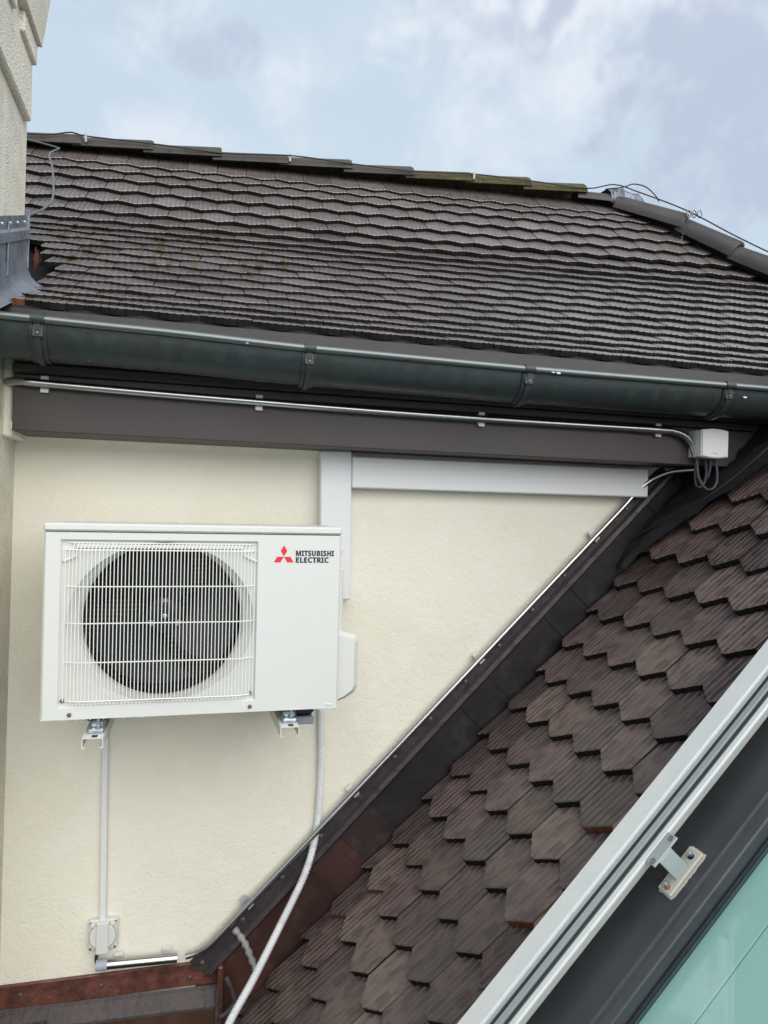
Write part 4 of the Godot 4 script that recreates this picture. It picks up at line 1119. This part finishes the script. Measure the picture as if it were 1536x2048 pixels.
func build_roof_window() -> void:
	var o := low(0.2, 0.0, 1.2)
	var w := thing("roof_window", "dark framed roof window with glass over a teal blind in the lower corner", "roof window", o)
	var put := func(nm: String, mb: MB, mt, par: Node3D) -> MeshInstance3D:
		for i in mb.v.size(): mb.v[i] -= par.position
		return obj(nm, mb, mt, par)
	var S0 := -0.6; var S1 := 2.6
	put.call("side_frame", rail_profile([[1.055, -0.05], [1.058, 0.046], [1.062, 0.05], [1.226, 0.05], [1.2285, 0.0525], [1.243, 0.0525], [1.247, 0.049], [1.2475, 0.04], [1.2625, 0.034], [1.2645, 0.03], [1.2645, 0.012], [1.261, 0.01], [1.261, 0.004]], S0, S1), M.frame, w)
	put.call("seal", rail_profile([[1.261, 0.004], [1.2655, 0.003], [1.2662, -0.003], [1.263, -0.004], [1.263, -0.0205]], S0, S1), M.rubber, w)
	var gl := MB.new(); gl.box(low(1.0, -0.0085, 1.8535), Vector3(3.2, 0.004, 1.175), 0.0, Basis(LD, LN, Vector3(0, 0, 1)))
	put.call("glass_pane", gl, M.glass, w)
	var bl := MB.new()
	bl.box(low(1.0, -0.018, 1.311), Vector3(3.2, 0.006, 0.092), 0.0015, Basis(LD, LN, Vector3(0, 0, 1)))
	bl.box(low(1.0, -0.0195, 1.897), Vector3(3.2, 0.006, 1.076), 0.0015, Basis(LD, LN, Vector3(0, 0, 1)))
	put.call("blind", bl, M.blind, w)
	var lining := MB.new(); lining.box(low(1.0, -0.09, 1.86), Vector3(3.2, 0.1, 1.25), 0.0, Basis(LD, LN, Vector3(0, 0, 1)))
	put.call("lining", lining, M.rubber, w)
	# rail for the outside blind
	var r := thing("blind_rail", "pale aluminium rail with grooves running up beside the tiles", "rail", low(0.2, 0.1, 1.1))
	put.call("rail_flange", rail_profile([[1.043, 0.1145], [1.043, 0.1195], [1.0445, 0.121], [1.098, 0.121], [1.0995, 0.1195], [1.0995, 0.114]], S0, S1), M.alu, r)
	put.call("rail_step", rail_profile([[1.0994, 0.1145], [1.1065, 0.1145], [1.1075, 0.112]], S0, S1), M.alu_gray, r)
	put.call("rail_groove", rail_profile([[1.1074, 0.1121], [1.1074, 0.086], [1.1205, 0.086], [1.1205, 0.112]], S0, S1), M.groove_shade, r)
	put.call("rail_rib", rail_profile([[1.1205, 0.112], [1.121, 0.115], [1.1225, 0.1165], [1.1375, 0.1165], [1.1385, 0.1155], [1.1385, 0.112]], S0, S1), M.alu_gray, r)
	put.call("rail_groove", rail_profile([[1.1385, 0.112], [1.1385, 0.09], [1.1465, 0.09], [1.1465, 0.113], [1.1475, 0.1145], [1.151, 0.1145], [1.1515, 0.113], [1.1515, 0.095], [1.1535, 0.095], [1.1535, 0.1145], [1.157, 0.1145], [1.1575, 0.112], [1.1575, 0.095], [1.1585, 0.095], [1.1585, 0.112]], S0, S1), M.groove_shade, r)
	put.call("rail_edge", rail_profile([[1.1585, 0.112], [1.159, 0.1205], [1.161, 0.122], [1.173, 0.122], [1.1748, 0.1205], [1.1745, 0.1165], [1.15, 0.082], [1.07, 0.082], [1.06, 0.112], [1.043, 0.1145]], S0, S1), M.alu, r)
	# bracket between rail and frame
	var k := thing("rail_bracket", "pale metal bracket with four screws joining rail and window frame", "bracket", low(1.138, 0.05, 1.19))
	var B := Basis(LD, LN, Vector3(0, 0, 1))
	var mk := MB.new(); mk.box(low(1.138, 0.1185, 1.188), Vector3(0.077, 0.005, 0.031), 0.001, B)
	put.call("top_plate", mk, M.alu_gray, k)
	mk = MB.new(); mk.box(low(1.1325, 0.0885, 1.2035), Vector3(0.038, 0.058, 0.004), 0.001, B); put.call("web", mk, M.alu_gray, k)
	mk = MB.new(); mk.box(low(1.1335, 0.056, 1.195), Vector3(0.112, 0.006, 0.041), 0.0025, B); put.call("foot_plate", mk, M.sealant, k)
	mk = MB.new(); var smear := PackedVector2Array(); var sr := RandomNumberGenerator.new(); sr.seed = 5
	for i in 60:
		var t := TAU * i / 60.0; var e := Vector2(cos(t), sin(t)); var q := minf(0.0575 / maxf(absf(e.x), 0.001), 0.0215 / maxf(absf(e.y), 0.001))
		smear.append(e * (q + sr.randf_range(0.0, 0.0028)))
	mk.prism(smear, Transform3D(Basis(LD, Vector3(0, 0, -1), LN), low(1.1335, 0.0502, 1.197)), 0.0022)
	put.call("sealant_bead", mk, M.sealant, k)
	var nb := Basis(LD, Vector3(0, 0, -1), LN)
	for s in [1.107, 1.167]:
		mk = MB.new(); mk.lathe([[0.0068, 0.0], [0.0068, 0.0012], [0.0055, 0.0014], [0.005, 0.0003], [0.0042, 0.0003], [0.004, 0.0016], [0.0028, 0.0016], [0.0026, -0.002], [0.0001, -0.002]], Transform3D(nb, low(s, 0.1211, 1.1925)), 14)
		put.call("socket_screw", mk, M.tube, k)
	for s in [[1.0935, M.rust], [1.174, M.black]]:
		mk = MB.new(); mk.lathe([[0.0075, 0.0], [0.0075, 0.0008], [0.0001, 0.0008]], Transform3D(nb, low(s[0] - 0.003, 0.0592, 1.1965)), 14); put.call("washer", mk, s[1], k)
		mk = MB.new(); mk.tube([low(s[0], 0.0595, 1.193), low(s[0], 0.0665, 1.193)], 0.0072, 6); mk.lathe([[0.0042, 0.0], [0.0036, 0.003], [0.0001, 0.0038]], Transform3D(nb, low(s[0], 0.0664, 1.193)), 10); put.call("hex_bolt", mk, M.bolt, k)

# ------------------------------------------------------------------ wires and loose bits
func build_small_things() -> void:
	var apex := func(x: float, dy := 0.07, dz := 0.07) -> Vector3: return Vector3(x, 2.505 + 0.03 * (x - X0) + dy, -1.735 + 0.05 * (x - X0) + dz)
	var pts := [apex.call(-0.8, 0.03, 0.095), apex.call(-0.45, 0.035, 0.1), apex.call(-0.3, 0.07, 0.085)]
	for i in 9: pts.append(apex.call(-0.22 + 0.36 * i, 0.05 - 0.01 * (i % 3), 0.1 + 0.006 * (i % 2)))
	pts.append_array([apex.call(2.85, 0.07, 0.1), apex.call(3.0, 0.03, 0.12)])
	for k in [17.0, 14.5, 12.5, 10.0]: pts.append(row_point(k, hip_x(k) + 0.05) + Vector3(0, 0.125, 0.04))
	var o: Vector3 = pts[3]
	var t := thing("lightning_wire", "thin dark lightning wire strung along the ridge and down the hip", "wire", o)
	var m := MB.new(); m.tube(shift(smooth_path(pts, 0.04), o), 0.0038, 6); obj("wire_run", m, M.dark_wire, t)
	m = MB.new(); m.tube(shift(smooth_path([apex.call(2.8, 0.03, 0.12), apex.call(2.9, 0.05, 0.12), apex.call(2.98, 0.085, 0.1), apex.call(3.07, 0.08, 0.09), apex.call(3.13, 0.03, 0.1), apex.call(3.16, -0.01, 0.1)], 0.02), o), 0.0038, 6); obj("loose_loop", m, M.dark_wire, t)
	for q in [[-0.225, 0.09], [0.855, 0.06], [1.94, 0.06]]:
		m = MB.new(); m.box(apex.call(q[0], 0.04, 0.1) - o, Vector3(0.012, 0.045, 0.01), 0.002); obj("wire_holder", m, M.foil, t)
	for k in [16.8, 12.6]:
		var c := row_point(k, hip_x(k) + 0.06) + Vector3(0, 0.11, 0.05)
		m = MB.new()
		for i in 3:
			var lp := []
			for j in 13: lp.append(c + Vector3(0.03 * i - 0.03 + 0.014 * cos(TAU * j / 12.0), 0.022 * sin(TAU * j / 12.0), 0.01 * i) - o)
			m.tube(lp, 0.0035, 6)
		obj("wire_holder", m, M.wire, t)
	pts = [Vector3(-0.163, 1.497, -0.062), Vector3(-0.14, 1.58, -0.2), Vector3(-0.16, 1.72, -0.45), Vector3(-0.245, 2.01, -0.9), Vector3(-0.3, 2.17, -1.12), Vector3(-0.315, 2.335, -1.42), Vector3(-0.33, 2.375, -1.5), Vector3(-0.37, 2.4, -1.54), Vector3(-0.5, 2.44, -1.6), Vector3(-0.75, 2.47, -1.66)]
	o = pts[0]
	t = thing("lightning_wire", "bare grey wire bent from the ridge down to the chimney flashing", "wire", o)
	m = MB.new(); m.tube(shift(smooth_path(pts, 0.02), o), 0.0042, 8); obj("wire_run", m, M.wire, t)
	# loose cable on the lower roof under the eaves
	pts = [low(2.06, 0.06, 0.06), low(2.16, 0.062, 0.16), low(2.26, 0.06, 0.26), low(2.37, 0.055, 0.31), low(2.5, 0.06, 0.36), low(2.75, 0.06, 0.4)]
	o = pts[0]; t = thing("cable", "thin black cable lying along the membrane under the eaves", "cable", o)
	m = MB.new(); m.tube(shift(smooth_path(pts, 0.02), o), 0.004, 7); obj("sheath", m, M.black, t)
	# crushed foil tube on the flashing
	o = Vector3(0.578, -0.868, 0.035); t = thing("foil_tube", "crushed silvery corrugated tube stuck to the copper beside the hose", "tube", o)
	var fine := smooth_path([Vector3(-0.028, 0.032, -0.012), Vector3(-0.008, 0.012, 0.0), Vector3(0.012, -0.02, 0.006), Vector3(0.03, -0.06, 0.018), Vector3(0.045, -0.09, 0.03)], 0.0022)
	var rad := []
	for i in fine.size(): rad.append([0.0115, 0.0115, 0.009, 0.009][i % 4] + 0.002 * sin(i * 0.31))
	m = MB.new(); m.tube(fine, rad, 9); obj("tube_wall", m, M.foil, t)
	# dead leaf caught beside the chimney
	o = Vector3(-0.142, 1.37, -0.1); t = thing("dead_leaf", "curled rust brown leaf caught between chimney flashing and tiles", "leaf", o)
	var g := []
	for i in 8:
		var line := PackedVector3Array(); var v := i / 7.0; var wd := 0.011 * sin(PI * clampf(v * 0.94 + 0.04, 0, 1)) * (1.0 + 0.25 * sin(i * 2.4))
		for j in 5: line.append(Vector3((j - 2) * 0.5 * wd + 0.01 * sin(v * 3.0), -0.04 + 0.08 * v, 0.008 * absf(j - 2) + 0.012 * sin(v * PI)))
		g.append(line)
	m = MB.new(); m.loft(g); obj("leaf_blade", m, M.leaf, t)
